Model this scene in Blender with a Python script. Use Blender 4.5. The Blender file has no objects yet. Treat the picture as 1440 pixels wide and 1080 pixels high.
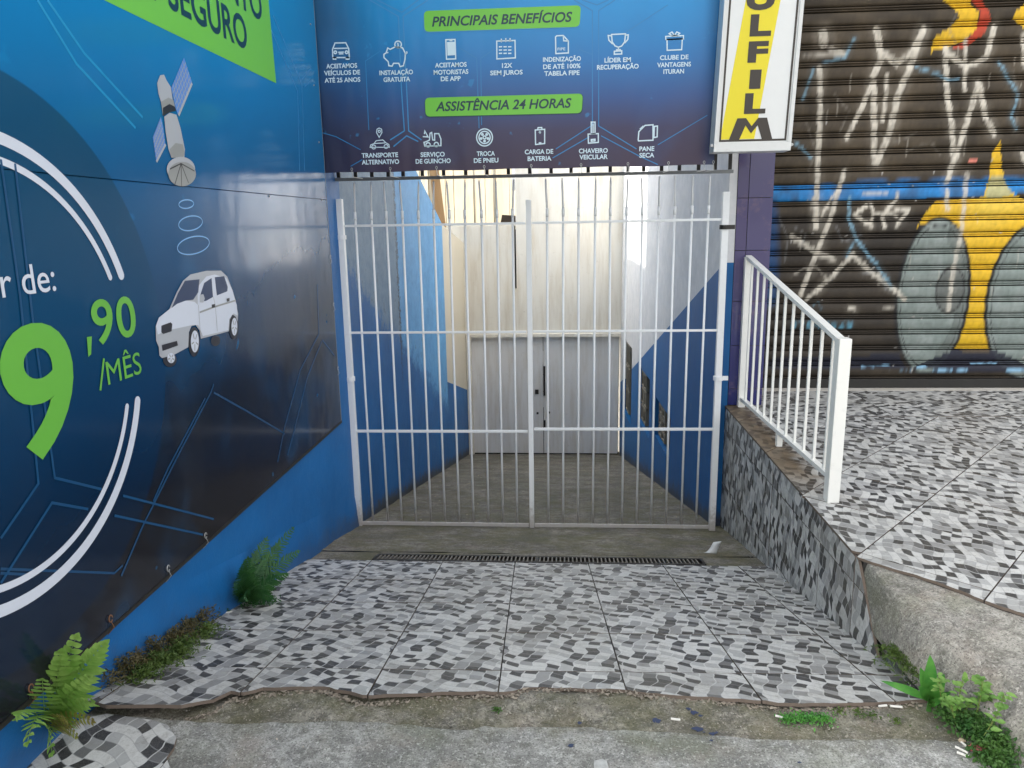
import bpy, bmesh, math, random
import numpy as np
from mathutils import Vector, Matrix
random.seed(7)
S = bpy.context.scene
COL = S.collection
R_ = math.radians

# ------------------------------------------------------------------ camera
CAMZ = 1.6
FPX, CX, CY = 1048.0, 720.0, 540.0            # focal length and centre in pixels of a 1440x1080 picture
_vd = np.array([800-CX, 5400-CY, FPX]); _vd /= np.linalg.norm(_vd)
_yy = np.array([793-CX, 314-CY, FPX]); _yy /= np.linalg.norm(_yy)
_up = -_vd
_yy = _yy-(_yy@_up)*_up; _yy /= np.linalg.norm(_yy)
_xx = np.cross(_up, _yy)
if _xx[0] < 0: _xx = -_xx
ROT = np.stack([_xx, _yy, _up])
cam = bpy.data.objects.new('camera', bpy.data.cameras.new('camera'))
COL.objects.link(cam); S.camera = cam
cam.data.sensor_width = 36.0
cam.data.lens = 36.0*FPX/1440.0
cam.data.clip_start = 0.05; cam.data.clip_end = 2000
_m = Matrix([[ROT[i][0], -ROT[i][1], -ROT[i][2]] for i in range(3)]).to_4x4()
_m.translation = (0, 0, CAMZ)
cam.matrix_world = _m

# ------------------------------------------------------------------ world and sun
SUN_DIR = Vector((-0.96, -0.2, 0)).normalized()
SUN_EL = 38.0
sd = Vector((SUN_DIR.x*math.cos(R_(SUN_EL)), SUN_DIR.y*math.cos(R_(SUN_EL)), math.sin(R_(SUN_EL))))
W = bpy.data.worlds.new('World'); S.world = W; W.use_nodes = True
nt = W.node_tree; nt.nodes.clear()
sky = nt.nodes.new('ShaderNodeTexSky'); sky.sky_type = 'NISHITA'; sky.sun_disc = False
sky.sun_elevation = R_(SUN_EL); sky.sun_rotation = math.atan2(sd.x, sd.y)
sky.air_density = 0.75; sky.dust_density = 5.0; sky.ozone_density = 0.6
bg = nt.nodes.new('ShaderNodeBackground'); bg.inputs['Strength'].default_value = 0.15
wo = nt.nodes.new('ShaderNodeOutputWorld')
hs = nt.nodes.new('ShaderNodeHueSaturation'); hs.inputs['Saturation'].default_value = 0.14      # sky colour desaturated so its light reads neutral
nt.links.new(sky.outputs[0], hs.inputs['Color']); nt.links.new(hs.outputs[0], bg.inputs[0]); nt.links.new(bg.outputs[0], wo.inputs[0])
sun = bpy.data.objects.new('sun', bpy.data.lights.new('sun', 'SUN')); COL.objects.link(sun)
sun.data.energy = 3.6; sun.data.angle = R_(0.53); sun.data.color = (1, .95, .87)
sun.rotation_euler = sd.to_track_quat('Z', 'Y').to_euler(); sun.location = (-10, 0, 20)
S.view_settings.view_transform = 'Standard'
S.view_settings.look = 'None'
S.view_settings.exposure = 2.32
S.view_settings.gamma = 1.0
S.view_settings.use_curve_mapping = False

# ------------------------------------------------------------------ measuring helpers: a sight line met with a real plane
def ray(px, py): return ROT@np.array([px-CX, py-CY, FPX])
def onX(px, py, x): r = ray(px, py); r = r*(x/r[0]); return Vector((r[0], r[1], r[2]+CAMZ))
def onY(px, py, y): r = ray(px, py); r = r*(y/r[1]); return Vector((r[0], r[1], r[2]+CAMZ))
def onZ(px, py, z): r = ray(px, py); r = r*((z-CAMZ)/r[2]); return Vector((r[0], r[1], r[2]+CAMZ))
SL, RY0 = 0.23, 2.315                          # the driveway falls 23 % from here on
def rampz(y): return -SL*(y-RY0)
def onR(px, py):
    r = ray(px, py); n = np.array([0, SL, 1.]); d = -CAMZ+SL*RY0
    r = r*(d/(n@r)); return Vector((r[0], r[1], r[2]+CAMZ))

# ------------------------------------------------------------------ object helpers
def tag(o, label=None, cat=None, group=None, kind=None):
    if label: o['label'] = label
    if cat: o['category'] = cat
    if group: o['group'] = group
    if kind: o['kind'] = kind
    return o
def empty(name, loc=(0, 0, 0), **k):
    o = bpy.data.objects.new(name, None); COL.objects.link(o); o.location = loc
    o.empty_display_size = .1
    return tag(o, **k)
def link(name, me, mat=None, parent=None, M=None):
    o = bpy.data.objects.new(name, me); COL.objects.link(o)
    if mat is not None and len(me.materials) == 0:
        me.materials.append(mat)
    if parent is not None: o.parent = parent
    if M is not None:
        if parent is not None: M = Matrix.Translation(-parent.location) @ M
        o.matrix_local = M
    elif parent is not None:
        o.matrix_local = Matrix.Translation(-parent.location)
    return o
class MB:
    def __init__(s): s.v = []; s.f = []; s.mi = []
    def add(s, vs, fs, mi=0):
        k = len(s.v); s.v += [tuple(v) for v in vs]; s.f += [tuple(i+k for i in f) for f in fs]; s.mi += [mi]*len(fs)
    def box(s, a, b, mi=0):
        (x0, y0, z0), (x1, y1, z1) = a, b
        s.add([(x0,y0,z0),(x1,y0,z0),(x1,y1,z0),(x0,y1,z0),(x0,y0,z1),(x1,y0,z1),(x1,y1,z1),(x0,y1,z1)],
              [(0,3,2,1),(4,5,6,7),(0,1,5,4),(1,2,6,5),(2,3,7,6),(3,0,4,7)], mi)
    def bar(s, p, q, w, h=None, up=(0,0,1), mi=0):
        p, q = Vector(p), Vector(q); d = (q-p).normalized(); h = h or w
        u = Vector(up)
        if abs(d.dot(u)) > .95: u = Vector((0,1,0))
        a = d.cross(u).normalized(); b = a.cross(d).normalized()
        vs = []
        for e in (p, q):
            for i, j in ((-1,-1),(1,-1),(1,1),(-1,1)): vs.append(e+a*(i*w/2)+b*(j*h/2))
        s.add(vs, [(0,1,2,3),(7,6,5,4),(0,4,5,1),(1,5,6,2),(2,6,7,3),(3,7,4,0)], mi)
    def tube(s, pts, rad, n=8, mi=0, cap=True):
        pts = [Vector(p) for p in pts]
        rr = rad if isinstance(rad, (list, tuple)) else [rad]*len(pts)
        vs = []; ref = None
        for i, p in enumerate(pts):
            d = (pts[min(i+1, len(pts)-1)]-pts[max(i-1, 0)]).normalized()
            if ref is None:
                ref = Vector((0,0,1)) if abs(d.z) < .9 else Vector((1,0,0))
            a = d.cross(ref).normalized(); b = a.cross(d).normalized(); ref = b
            for k in range(n):
                t = 2*math.pi*k/n; vs.append(p+a*math.cos(t)*rr[i]+b*math.sin(t)*rr[i])
        fs = []
        for i in range(len(pts)-1):
            for k in range(n):
                fs.append((i*n+k, i*n+(k+1)%n, (i+1)*n+(k+1)%n, (i+1)*n+k))
        if cap:
            fs.append(tuple(range(n))[::-1]); fs.append(tuple((len(pts)-1)*n+k for k in range(n)))
        s.add(vs, fs, mi)
    def mesh(s, name='m', smooth=False):
        me = bpy.data.meshes.new(name); me.from_pydata([tuple(v) for v in s.v], [], s.f)
        for p, m in zip(me.polygons, s.mi): p.material_index = m; p.use_smooth = smooth
        me.validate(); me.update(); return me
    def build(s, name, mat, parent=None, smooth=False, bevel=0):
        me = s.mesh(name, smooth)
        bm = bmesh.new(); bm.from_mesh(me); bmesh.ops.recalc_face_normals(bm, faces=bm.faces)
        if bevel: bmesh.ops.bevel(bm, geom=bm.edges[:], offset=bevel, segments=2, profile=.6, affect='EDGES')
        bm.to_mesh(me); bm.free()
        for m in (mat if isinstance(mat, (list, tuple)) else [mat]): me.materials.append(m)
        return link(name, me, None, parent)

# ------------------------------------------------------------------ shader helpers
class NT:
    def __init__(s, name):
        s.m = bpy.data.materials.new(name); s.m.use_nodes = True; s.t = s.m.node_tree; s.t.nodes.clear()
        s.out = s.t.nodes.new('ShaderNodeOutputMaterial'); s.b = s.t.nodes.new('ShaderNodeBsdfPrincipled')
        s.t.links.new(s.b.outputs[0], s.out.inputs[0]); s._tc = None; s._geo = None
    def put(s, sock, v):
        if isinstance(v, bpy.types.NodeSocket): s.t.links.new(v, sock)
        elif isinstance(v, (tuple, list)) and len(v) == 3 and sock.type == 'RGBA': sock.default_value = (*v, 1)
        else: sock.default_value = v
    def math(s, op, a, b=0.0, c=0.0, clamp=False):
        n = s.t.nodes.new('ShaderNodeMath'); n.operation = op; n.use_clamp = clamp
        s.put(n.inputs[0], a); s.put(n.inputs[1], b); s.put(n.inputs[2], c); return n.outputs[0]
    def add(s, a, b): return s.math('ADD', a, b)
    def mul(s, a, b): return s.math('MULTIPLY', a, b)
    def sub(s, a, b): return s.math('SUBTRACT', a, b)
    def mix(s, f, a, b, mode='MIX'):
        n = s.t.nodes.new('ShaderNodeMix'); n.data_type = 'RGBA'; n.blend_type = mode
        s.put(n.inputs[0], f); s.put(n.inputs[6], a); s.put(n.inputs[7], b); return n.outputs[2]
    def obj(s):
        if not s._tc: s._tc = s.t.nodes.new('ShaderNodeTexCoord')
        return s._tc.outputs['Object']
    def pos(s):
        if not s._geo: s._geo = s.t.nodes.new('ShaderNodeNewGeometry')
        return s._geo.outputs['Position']
    def xyz(s, v):
        n = s.t.nodes.new('ShaderNodeSeparateXYZ'); s.put(n.inputs[0], v); return n.outputs
    def comb(s, x, y, z=0.0):
        n = s.t.nodes.new('ShaderNodeCombineXYZ'); s.put(n.inputs[0], x); s.put(n.inputs[1], y); s.put(n.inputs[2], z); return n.outputs[0]
    def scalev(s, v, sc):
        n = s.t.nodes.new('ShaderNodeVectorMath'); n.operation = 'MULTIPLY'; s.put(n.inputs[0], v); n.inputs[1].default_value = sc; return n.outputs[0]
    def noise(s, v, scale, detail=4, rough=.55, dist=0.0):
        n = s.t.nodes.new('ShaderNodeTexNoise'); s.put(n.inputs['Vector'], v); n.inputs['Scale'].default_value = scale
        n.inputs['Detail'].default_value = detail; n.inputs['Roughness'].default_value = rough; n.inputs['Distortion'].default_value = dist
        return n.outputs['Fac']
    def white(s, v):
        n = s.t.nodes.new('ShaderNodeTexWhiteNoise'); n.noise_dimensions = '3D'; s.put(n.inputs['Vector'], v); return n.outputs['Value']
    def step(s, v, lo, hi):
        n = s.t.nodes.new('ShaderNodeMapRange'); n.interpolation_type = 'SMOOTHSTEP'; s.put(n.inputs[0], v)
        n.inputs[1].default_value = lo; n.inputs[2].default_value = hi; n.inputs[3].default_value = 0; n.inputs[4].default_value = 1
        return n.outputs[0]
    def ramp(s, f, stops, const=False):
        n = s.t.nodes.new('ShaderNodeValToRGB'); s.put(n.inputs[0], f); cr = n.color_ramp
        cr.interpolation = 'CONSTANT' if const else 'LINEAR'
        while len(cr.elements) < len(stops): cr.elements.new(.5)
        for e, (p, c) in zip(cr.elements, stops): e.position = p; e.color = (*c, 1) if len(c) == 3 else c
        return n.outputs[0]
    def bump(s, h, strength=.3, dist=.01):
        n = s.t.nodes.new('ShaderNodeBump'); n.inputs['Strength'].default_value = strength; n.inputs['Distance'].default_value = dist
        s.put(n.inputs['Height'], h); s.put(s.b.inputs['Normal'], n.outputs[0])
    def fin(s, col, rough=.6, metal=0.0, coat=0.0, spec=None):
        s.put(s.b.inputs['Base Color'], col); s.put(s.b.inputs['Roughness'], rough); s.put(s.b.inputs['Metallic'], metal)
        s.b.inputs['Coat Weight'].default_value = coat
        if spec is not None: s.b.inputs['Specular IOR Level'].default_value = spec
        return s.m
def lin(r, g, b):
    f = lambda c: (c/255/12.92) if c/255 <= .04045 else ((c/255+.055)/1.055)**2.4
    return (f(r), f(g), f(b))
def plain(name, c, rough=.6, metal=0.0, amt=.12, sc=8, coat=0.0, bump=.0):
    n = NT(name); p = n.pos(); a = n.noise(p, sc, 5, .6)
    col = n.mix(n.mul(n.step(a, .3, .75), amt*3), c, tuple(x*.6 for x in c))
    if bump: n.bump(n.noise(p, sc*8, 4), bump, .004)
    return n.fin(col, rough, metal, coat)
def flat(name, c, rough=.35, coat=0.0, spec=.5):
    n = NT(name); a = n.noise(n.pos(), 30, 3)
    return n.fin(n.mix(n.mul(a, .12), c, tuple(x*.7 for x in c)), rough, 0, coat, spec)
MAT = {}
# ---- printed ceramic: a wavy net of grey, white and black stones, the same print on each tile
def tile_mat(name, cw=.052, ch=.040, brown=0.0, dark=(.022,.022,.024), grime=.35, flip=False, rot=False):
    n = NT(name); o = n.xyz(n.obj()); x, y = (o[1], o[0]) if rot else (o[0], o[1])
    oi = n.t.nodes.new('ShaderNodeObjectInfo'); rnd = oi.outputs['Random']; turn = n.math('GREATER_THAN', rnd, .55)      # some tiles are laid the other way round
    sgn = n.sub(1.0, n.mul(turn, 2.0)); x = n.add(n.mul(x, sgn), n.mul(turn, .447)); y = n.add(n.mul(y, sgn), n.mul(turn, .447))
    face = n.math('FLOOR', n.mul(n.white(n.comb(rnd, 2.2, 5.5)), 3.0))     # three faces of the same print
    w1 = n.mul(n.math('SINE', n.mul(y, 2*math.pi/.21)), .20)
    w2 = n.mul(n.math('SINE', n.add(n.mul(y, 2*math.pi/.078), 1.3)), .08)
    sg_ = 1 if flip else -1
    u = n.add(n.add(n.mul(n.add(x, n.mul(y, .30*sg_)), 1/cw), w1), w2)
    iu = n.math('FLOOR', u); fu = n.sub(u, iu)
    shift = n.mul(n.white(n.comb(iu, 3.3, 7.1)), .10)
    w3 = n.mul(n.math('SINE', n.add(n.mul(x, 2*math.pi/.23), .6)), .30)
    v = n.add(n.add(n.mul(n.add(y, n.mul(x, -.50 if flip else .50)), 1/ch), w3), shift)
    iv = n.math('FLOOR', v); fv = n.sub(v, iv)
    r1 = n.white(n.comb(iu, iv, n.add(face, 1.7)))
    iv2 = n.math('FLOOR', n.mul(v, .5)); pick = n.math('GREATER_THAN', n.white(n.comb(iu, iv2, 9.2)), .95)
    r2 = n.white(n.comb(iu, iv2, 4.4))
    r = n.add(n.mul(r1, n.sub(1.0, pick)), n.mul(r2, pick))
    c = n.ramp(r, [(0, dark), (.14, tuple(d*1.6 for d in dark)), (.27, (.13,.13,.13)), (.33, (.30,.30,.295)), (.48, (.42,.42,.41)), (.66, (.60,.595,.57))], True)
    shade = n.noise(n.obj(), 60, 3)
    c = n.mix(n.mul(n.step(shade, .35, .75), .30), c, n.mix(.5, c, (.22,.22,.22)))
    fine = n.noise(n.pos(), 330, 2)
    c = n.mix(n.mul(n.step(fine, .45, .7), .22), c, (.30,.29,.27))
    spk = n.noise(n.pos(), 160, 3, .7); c = n.mix(n.mul(n.mul(n.step(spk, .58, .68), n.step(n.noise(n.pos(), 5, 4), .35, .6)), .5), c, (.14,.13,.115))
    edge = n.math('MINIMUM', fu, n.sub(1.0, fu))
    ln = n.math('LESS_THAN', edge, .045)
    c = n.mix(n.mul(ln, .8), c, (.60,.60,.58))
    e2 = n.math('MINIMUM', fv, n.sub(1.0, fv))
    c = n.mix(n.mul(n.math('LESS_THAN', e2, .05), .5), c, (.30,.30,.30))
    g = n.noise(n.pos(), 2.3, 5, .65)
    c = n.mix(n.mul(n.step(g, .38, .66), grime), c, n.mix(.5, c, (.17,.15,.115)))
    g3 = n.noise(n.pos(), 28, 7, .8); c = n.mix(n.mul(n.mul(n.step(g3, .5, .64), n.step(g, .30, .55)), .42), c, (.16,.145,.12))
    g2 = n.noise(n.pos(), 9, 6, .7)
    c = n.mix(n.mul(n.step(g2, .58, .8), .35), c, (.12,.11,.08))
    if brown:
        p = n.xyz(n.pos()); near = n.sub(1.0, n.step(n.add(p[0], n.mul(n.noise(n.pos(), 9, 4), .22)), 1.42, 1.56))
        back = n.step(p[1], 3.45, 4.2)
        c = n.mix(n.mul(n.mul(near, back), brown), c, n.mix(.55, n.mix(1.0, c, (.5,.38,.26), 'MULTIPLY'), (.13,.095,.06)))
    n.bump(n.add(n.mul(ln, -.3), n.noise(n.pos(), 500, 2)), .12, .001)
    return n.fin(c, n.add(.34, n.mul(g, .3)), 0, 0, .35)
MAT['tile'] = tile_mat('printed ceramic tile', grime=.5)
MAT['tile_land'] = tile_mat('printed ceramic tile of the landing', brown=1.0, flip=True, grime=.4)
MAT['tile_wall'] = tile_mat('printed ceramic tile of the side wall', cw=.043, ch=.066, grime=.6)
MAT['tile_patch'] = tile_mat('printed ceramic tile of the pavement patch', cw=.050, ch=.042, grime=.2)
MAT['grout'] = plain('grout', (.06,.055,.05), .9, bump=.3, sc=14)
MAT['edge'] = plain('chipped clay tile edge', (.15,.115,.09), .9, bump=.4, sc=14)

def concrete(name, base, moss=0.0, mossfn=None, specks=.5, dk=.45):
    n = NT(name); p = n.pos()
    a = n.noise(p, 3.1, 7, .7); b = n.noise(p, 19, 8, .8); c_ = n.noise(p, 75, 5, .8); d = n.noise(p, 150, 3, .7)
    c = n.mix(n.step(a, .36, .64), tuple(x*(1-dk) for x in base), tuple(x*1.25 for x in base))
    c = n.mix(n.mul(n.step(b, .44, .58), .75), c, tuple(x*.45 for x in base))
    crk = n.t.nodes.new('ShaderNodeTexVoronoi'); crk.feature = 'DISTANCE_TO_EDGE'; n.put(crk.inputs['Vector'], n.scalev(p, (1, 1, 1))); crk.inputs['Scale'].default_value = 1.7
    c = n.mix(n.mul(n.sub(1.0, n.step(n.add(crk.outputs['Distance'], n.mul(n.sub(b, .5), .02)), .001, .006)), .0), c, (.03,.03,.028))
    c = n.mix(n.mul(n.step(n.noise(p, 4.3, 5, .6), .52, .68), .30), c, (base[0]*1.2, base[1]*1.0, base[2]*.92))
    c = n.mix(n.mul(n.step(c_, .52, .66), min(1, specks*1.5)), c, tuple(min(.8, x*1.9) for x in base))
    c = n.mix(n.mul(n.sub(1.0, n.step(n.noise(p, 48, 6, .8), .36, .47)), .55), c, tuple(x*.30 for x in base))
    c = n.mix(n.mul(n.step(n.noise(p, 2.7, 5, .6), .50, .66), .35), c, (base[0]*.55, base[1]*.62, base[2]*.42))
    c = n.mix(n.mul(n.sub(1.0, n.step(d, .36, .46)), .75), c, tuple(x*.22 for x in base))
    if moss:
        m = n.noise(p, 5, 6, .7)
        f = n.step(m, .38, .62)
        if mossfn: f = n.mul(f, mossfn(n))
        c = n.mix(n.mul(f, moss), c, n.mix(c_, (.06,.065,.02), (.17,.15,.06)))
    n.bump(n.add(n.mul(c_, .7), n.add(n.mul(b, .8), n.mul(d, .5))), .55, .006)
    return n.fin(c, .88, 0, 0, .3)
def _m_front(n):
    y = n.xyz(n.pos())[1]
    return n.add(.22, n.mul(n.step(y, 2.0, 2.15), .6))
MAT['sidewalk'] = concrete('pavement concrete', (.36,.355,.335), .55, _m_front)
MAT['strip'] = concrete('mossy mortar strip', (.27,.25,.21), .45)
MAT['apron'] = concrete('cast concrete apron', (.34,.32,.285), .12, None, .4, .3)
def _m_alley(n):
    y = n.xyz(n.pos())[1]
    return n.sub(1.0, n.mul(n.step(y, 6, 9), .5))
MAT['alley'] = concrete('alley floor concrete', (.25,.23,.195), .5, _m_alley, .3, .5)
MAT['asphalt'] = plain('asphalt', (.05,.05,.052), .9, bump=.5, sc=20)
MAT['soil'] = plain('dark soil', (.045,.03,.02), .95, bump=.8, sc=30)

def metal_paint(name, c, rough=.38):
    n = NT(name); p = n.pos(); a = n.noise(p, 25, 5, .7); b = n.noise(p, 70, 5, .8)
    col = n.mix(n.mul(n.step(a, .5, .8), .35), c, tuple(x*.72 for x in c))
    col = n.mix(n.step(b, .69, .74), col, (.16,.08,.04))
    zz = n.xyz(p)[2]; rz = n.sub(1.0, n.step(n.add(zz, n.mul(n.sub(a, .5), .5)), -.70, -.45))
    col = n.mix(n.mul(rz, .55), col, (.20,.13,.08))
    n.bump(b, .12, .002)
    return n.fin(col, rough)
MAT['white_metal'] = metal_paint('white gate paint', (.80,.81,.81))
MAT['rail_white'] = metal_paint('white handrail paint', (.80,.79,.74))
MAT['grey_metal'] = metal_paint('grey iron', (.22,.23,.23), .5)
MAT['dark_metal'] = plain('dark iron', (.035,.033,.03), .55, .4)
MAT['rust'] = plain('rusty wire', (.20,.09,.04), .8)
MAT['wire'] = plain('galvanised wire', (.45,.45,.44), .4, .6)

# ---- left wall: blue paint near the street; inside the alley a greyed upper field, light blue and cream farther in
def left_paint():
    n = NT('blue wall paint'); p = n.pos(); o = n.xyz(p); y, z = o[1], o[2]
    a = n.noise(p, 1.3, 5, .6); b = n.noise(p, 7, 6, .75); c = n.noise(p, 22, 6, .75)
    blue = n.mix(n.step(a, .3, .7), (.004,.105,.31), (.006,.14,.40))
    inner = n.math('GREATER_THAN', y, 5.5)
    # the greyish field above a line that falls towards the back
    ln = n.sub(z, n.add(1.36, n.mul(n.sub(y, 5.4), -.48)))
    grey = n.mul(inner, n.step(n.add(ln, n.mul(n.sub(b, .5), .8)), -.12, .12))
    greyc = n.mix(n.step(b, .3, .7), (.10,.19,.30), (.20,.30,.40))
    lightb = n.mix(n.step(b, .3, .7), (.06,.27,.56), (.14,.40,.70))
    crk = n.add(7.3, n.mul(n.sub(c, .5), .35))
    far = n.math('GREATER_THAN', n.sub(y, crk), 0.0)
    up = n.mix(far, greyc, lightb)
    col = n.mix(grey, blue, up)
    stain = n.mul(inner, n.mul(n.step(b, .55, .68), n.step(n.math('ABSOLUTE', n.sub(ln, .1)), .75, 0.0)))
    col = n.mix(n.mul(stain, .6), col, (.03,.06,.10))
    crack = n.mul(inner, n.step(n.math('ABSOLUTE', n.sub(y, crk)), .045, .015))
    col = n.mix(n.mul(crack, n.mul(.85, n.step(z, -.2, .6))), col, (.02,.03,.04))
    cream = n.math('GREATER_THAN', n.sub(y, 10.12), 0.0)
    col = n.mix(cream, col, blue)
    zig = n.math('GREATER_THAN', n.sub(z, n.add(-.55, n.mul(n.sub(y, 10.1), -.28))), 0.0)
    col = n.mix(n.mul(cream, zig), col, (.62,.56,.44))
    # splash dirt along the floor
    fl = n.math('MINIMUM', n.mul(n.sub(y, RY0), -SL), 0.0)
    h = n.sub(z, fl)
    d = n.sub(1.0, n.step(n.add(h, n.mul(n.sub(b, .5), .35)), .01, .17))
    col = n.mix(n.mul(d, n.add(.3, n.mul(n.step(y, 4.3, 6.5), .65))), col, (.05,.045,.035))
    sp = n.step(c, .68, .72)
    col = n.mix(n.mul(sp, .25), col, (.2,.3,.4))
    n.bump(n.add(b, n.mul(n.noise(p, 120, 3), .25)), .35, .012)
    return n.fin(col, n.add(.42, n.mul(b, .2)), 0, 0, .4)
MAT['left_wall'] = left_paint()
def right_paint():
    n = NT('white and blue wall paint'); p = n.pos(); o = n.xyz(p); y, z = o[1], o[2]
    b = n.noise(p, 6, 6, .7); c = n.noise(p, 25, 5, .7)
    white = n.mix(n.step(b, .35, .7), (.55,.56,.57), (.66,.66,.66))
    blue = n.mix(b, (.004,.085,.25), (.006,.13,.36))
    # the white field ends on a slanted line, then a lower slanted line
    l1 = n.add(1.377, n.mul(n.sub(y, 5.364), -.3495))
    up = n.math('GREATER_THAN', n.sub(z, n.math('MAXIMUM', l1, -9.0)), 0.0)
    col = n.mix(up, blue, white)
    mid = n.mul(n.step(z, 1.2, -.2), n.step(b, .6, .7))
    col = n.mix(n.mul(mid, .3), col, (.2,.2,.2))
    h = n.sub(z, n.mul(n.sub(y, RY0), -SL))
    d = n.sub(1.0, n.step(n.add(h, n.mul(n.sub(b, .5), .3)), .01, .2))
    col = n.mix(n.mul(d, .8), col, (.06,.055,.045))
    n.bump(n.add(b, n.mul(c, .3)), .25, .01)
    return n.fin(col, .55, 0, 0, .4)
MAT['right_wall'] = right_paint()
def cream_paint(name, base):
    n = NT(name); p = n.pos(); q = n.scalev(p, (6, 6, .7)); a = n.noise(q, 1.5, 6, .65); b = n.noise(p, 14, 5, .7)
    c = n.mix(n.step(a, .4, .75), base, tuple(x*y for x, y in zip(base, (.84,.80,.74))))
    c = n.mix(n.mul(n.step(b, .6, .75), .25), c, (.3,.25,.18))
    n.bump(b, .15, .006)
    return n.fin(c, .75, 0, 0, .3)
MAT['cream'] = cream_paint('cream wall paint', (.80,.76,.67))
MAT['far_cream'] = cream_paint('pale far wall', (.72,.64,.48))
MAT['wood'] = cream_paint('weathered plank', (.42,.26,.13))
MAT['plaster'] = cream_paint('beige plaster', (.55,.52,.47))
MAT['door'] = cream_paint('grey white door paint', (.76,.75,.73))
MAT['block'] = plain('bare concrete block', (.20,.18,.14), .9, bump=.5, sc=12)
MAT['dark'] = plain('near black', (.012,.012,.013), .9)  # the shade of niches, gaps and holes is put into this colour
MAT['roof'] = plain('dark fibre cement roof', (.06,.045,.035), .9, bump=.4)
def glazed():
    n = NT('purple blue glazed tile'); p = n.pos(); a = n.noise(p, 3, 4)
    oi = n.t.nodes.new('ShaderNodeObjectInfo'); r = oi.outputs['Random']
    z = n.xyz(p)[2]
    c = n.mix(n.step(z, .4, 1.5), (.012,.022,.14), (.075,.065,.15))
    c = n.mix(n.mul(r, .35), c, (.05,.03,.10))
    c = n.mix(n.mul(n.step(n.noise(p, 6, 5, .7), .55, .7), .4), c, (.17,.11,.15))
    n.bump(n.noise(p, 12, 3), .1, .004)
    return n.fin(c, .22, 0, .3)
MAT['glazed'] = glazed()

# ---- printed vinyl of the big panel
def panel_mat():
    n = NT('printed vinyl sheet'); p = n.pos(); o = n.xyz(p); y, z = o[1], o[2]
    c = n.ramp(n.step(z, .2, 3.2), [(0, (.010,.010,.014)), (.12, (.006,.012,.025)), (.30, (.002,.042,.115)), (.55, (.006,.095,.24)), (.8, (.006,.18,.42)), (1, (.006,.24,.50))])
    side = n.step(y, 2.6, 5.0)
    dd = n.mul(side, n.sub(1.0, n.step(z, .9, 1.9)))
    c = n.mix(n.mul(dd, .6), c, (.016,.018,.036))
    far = n.step(z, 1.9, 2.3)
    blot = n.noise(p, 2.2, 3, .5)
    c = n.mix(n.mul(n.step(blot, .45, .75), .35), c, n.mix(.5, c, (.01,.19,.46)))
    dots = n.noise(p, 9, 2, .5)
    c = n.mix(n.mul(n.step(dots, .72, .8), .35), c, (.01,.20,.45))
    # printed dark disc round the price
    dy, dz = n.sub(y, 1.985), n.sub(z, 1.2)
    rr = n.math('SQRT', n.add(n.mul(dy, dy), n.mul(dz, dz)))
    disc = n.sub(1.0, n.step(rr, .862, .872))
    dc = n.ramp(n.step(z, .35, 2.1), [(0, (.003,.012,.032)), (.3, (.002,.032,.092)), (.6, (.002,.050,.125)), (1, (.008,.060,.12))])
    c = n.mix(n.mul(disc, .88), c, dc)
    wob = n.noise(n.scalev(p, (1, 1.2, .7)), 2.5, 2)
    n.bump(n.add(wob, n.mul(n.noise(p, 40, 3), .02)), .12, .03)
    return n.fin(c, n.add(.10, n.mul(n.noise(p, 8, 4), .08)), 0, 0, .42)
MAT['panel'] = panel_mat()
def banner_mat():
    n = NT('printed banner cloth'); p = n.pos(); o = n.xyz(p); x, z = o[0], o[2]
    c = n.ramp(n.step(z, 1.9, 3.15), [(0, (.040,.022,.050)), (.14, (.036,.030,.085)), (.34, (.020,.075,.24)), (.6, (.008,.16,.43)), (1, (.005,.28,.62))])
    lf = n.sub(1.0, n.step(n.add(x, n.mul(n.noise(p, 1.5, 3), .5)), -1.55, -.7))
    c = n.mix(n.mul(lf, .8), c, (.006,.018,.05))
    c = n.mix(n.mul(n.step(n.noise(p, 3, 3, .5), .5, .8), .3), c, n.mix(.5, c, (.004,.10,.30)))
    c = n.mix(n.mul(n.step(n.noise(p, 13, 2, .5), .70, .78), .4), c, (.02,.28,.6))
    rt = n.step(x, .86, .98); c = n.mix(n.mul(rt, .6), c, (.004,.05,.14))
    n.bump(n.noise(n.scalev(p, (1.5, 1, .5)), 2.2, 2), .3, .05)
    return n.fin(c, .33, 0, 0, .5)
MAT['banner'] = banner_mat()
MAT['lime'] = flat('printed lime green', (.16,.52,.045))
MAT['lime2'] = flat('printed grass green', (.13,.42,.05))
MAT['ink'] = flat('printed dark teal', (.004,.035,.05))
MAT['pwhite'] = flat('printed white', (.60,.64,.72))
MAT['bwhite'] = flat('printed pale blue white', (.62,.76,.84), .4)
MAT['pline'] = flat('printed faint blue line', (.008,.065,.165))
MAT['pline_hi'] = flat('printed light blue line', (.04,.24,.52))
MAT['pline_dim'] = flat('printed dim blue line', (.006,.055,.14))
MAT['pdark'] = flat('printed charcoal', (.02,.02,.026))
MAT['pgrey'] = flat('printed grey', (.28,.29,.28))
MAT['plgrey'] = flat('printed light grey', (.40,.42,.45))
MAT['pglass'] = flat('printed window blue', (.02,.04,.10))
MAT['pcell'] = flat('printed solar blue', (.10,.25,.62))
MAT['plight'] = flat('printed pale sky blue', (.20,.45,.75))
MAT['sign_white'] = flat('sign white acrylic', (.72,.72,.70), .3)
MAT['sign_yellow'] = flat('sign yellow film', (.75,.62,.01), .35)
MAT['sign_black'] = flat('sign brown black film', (.035,.026,.018), .4)
MAT['sign_frame'] = metal_paint('sign aluminium frame', (.66,.66,.64))

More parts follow.
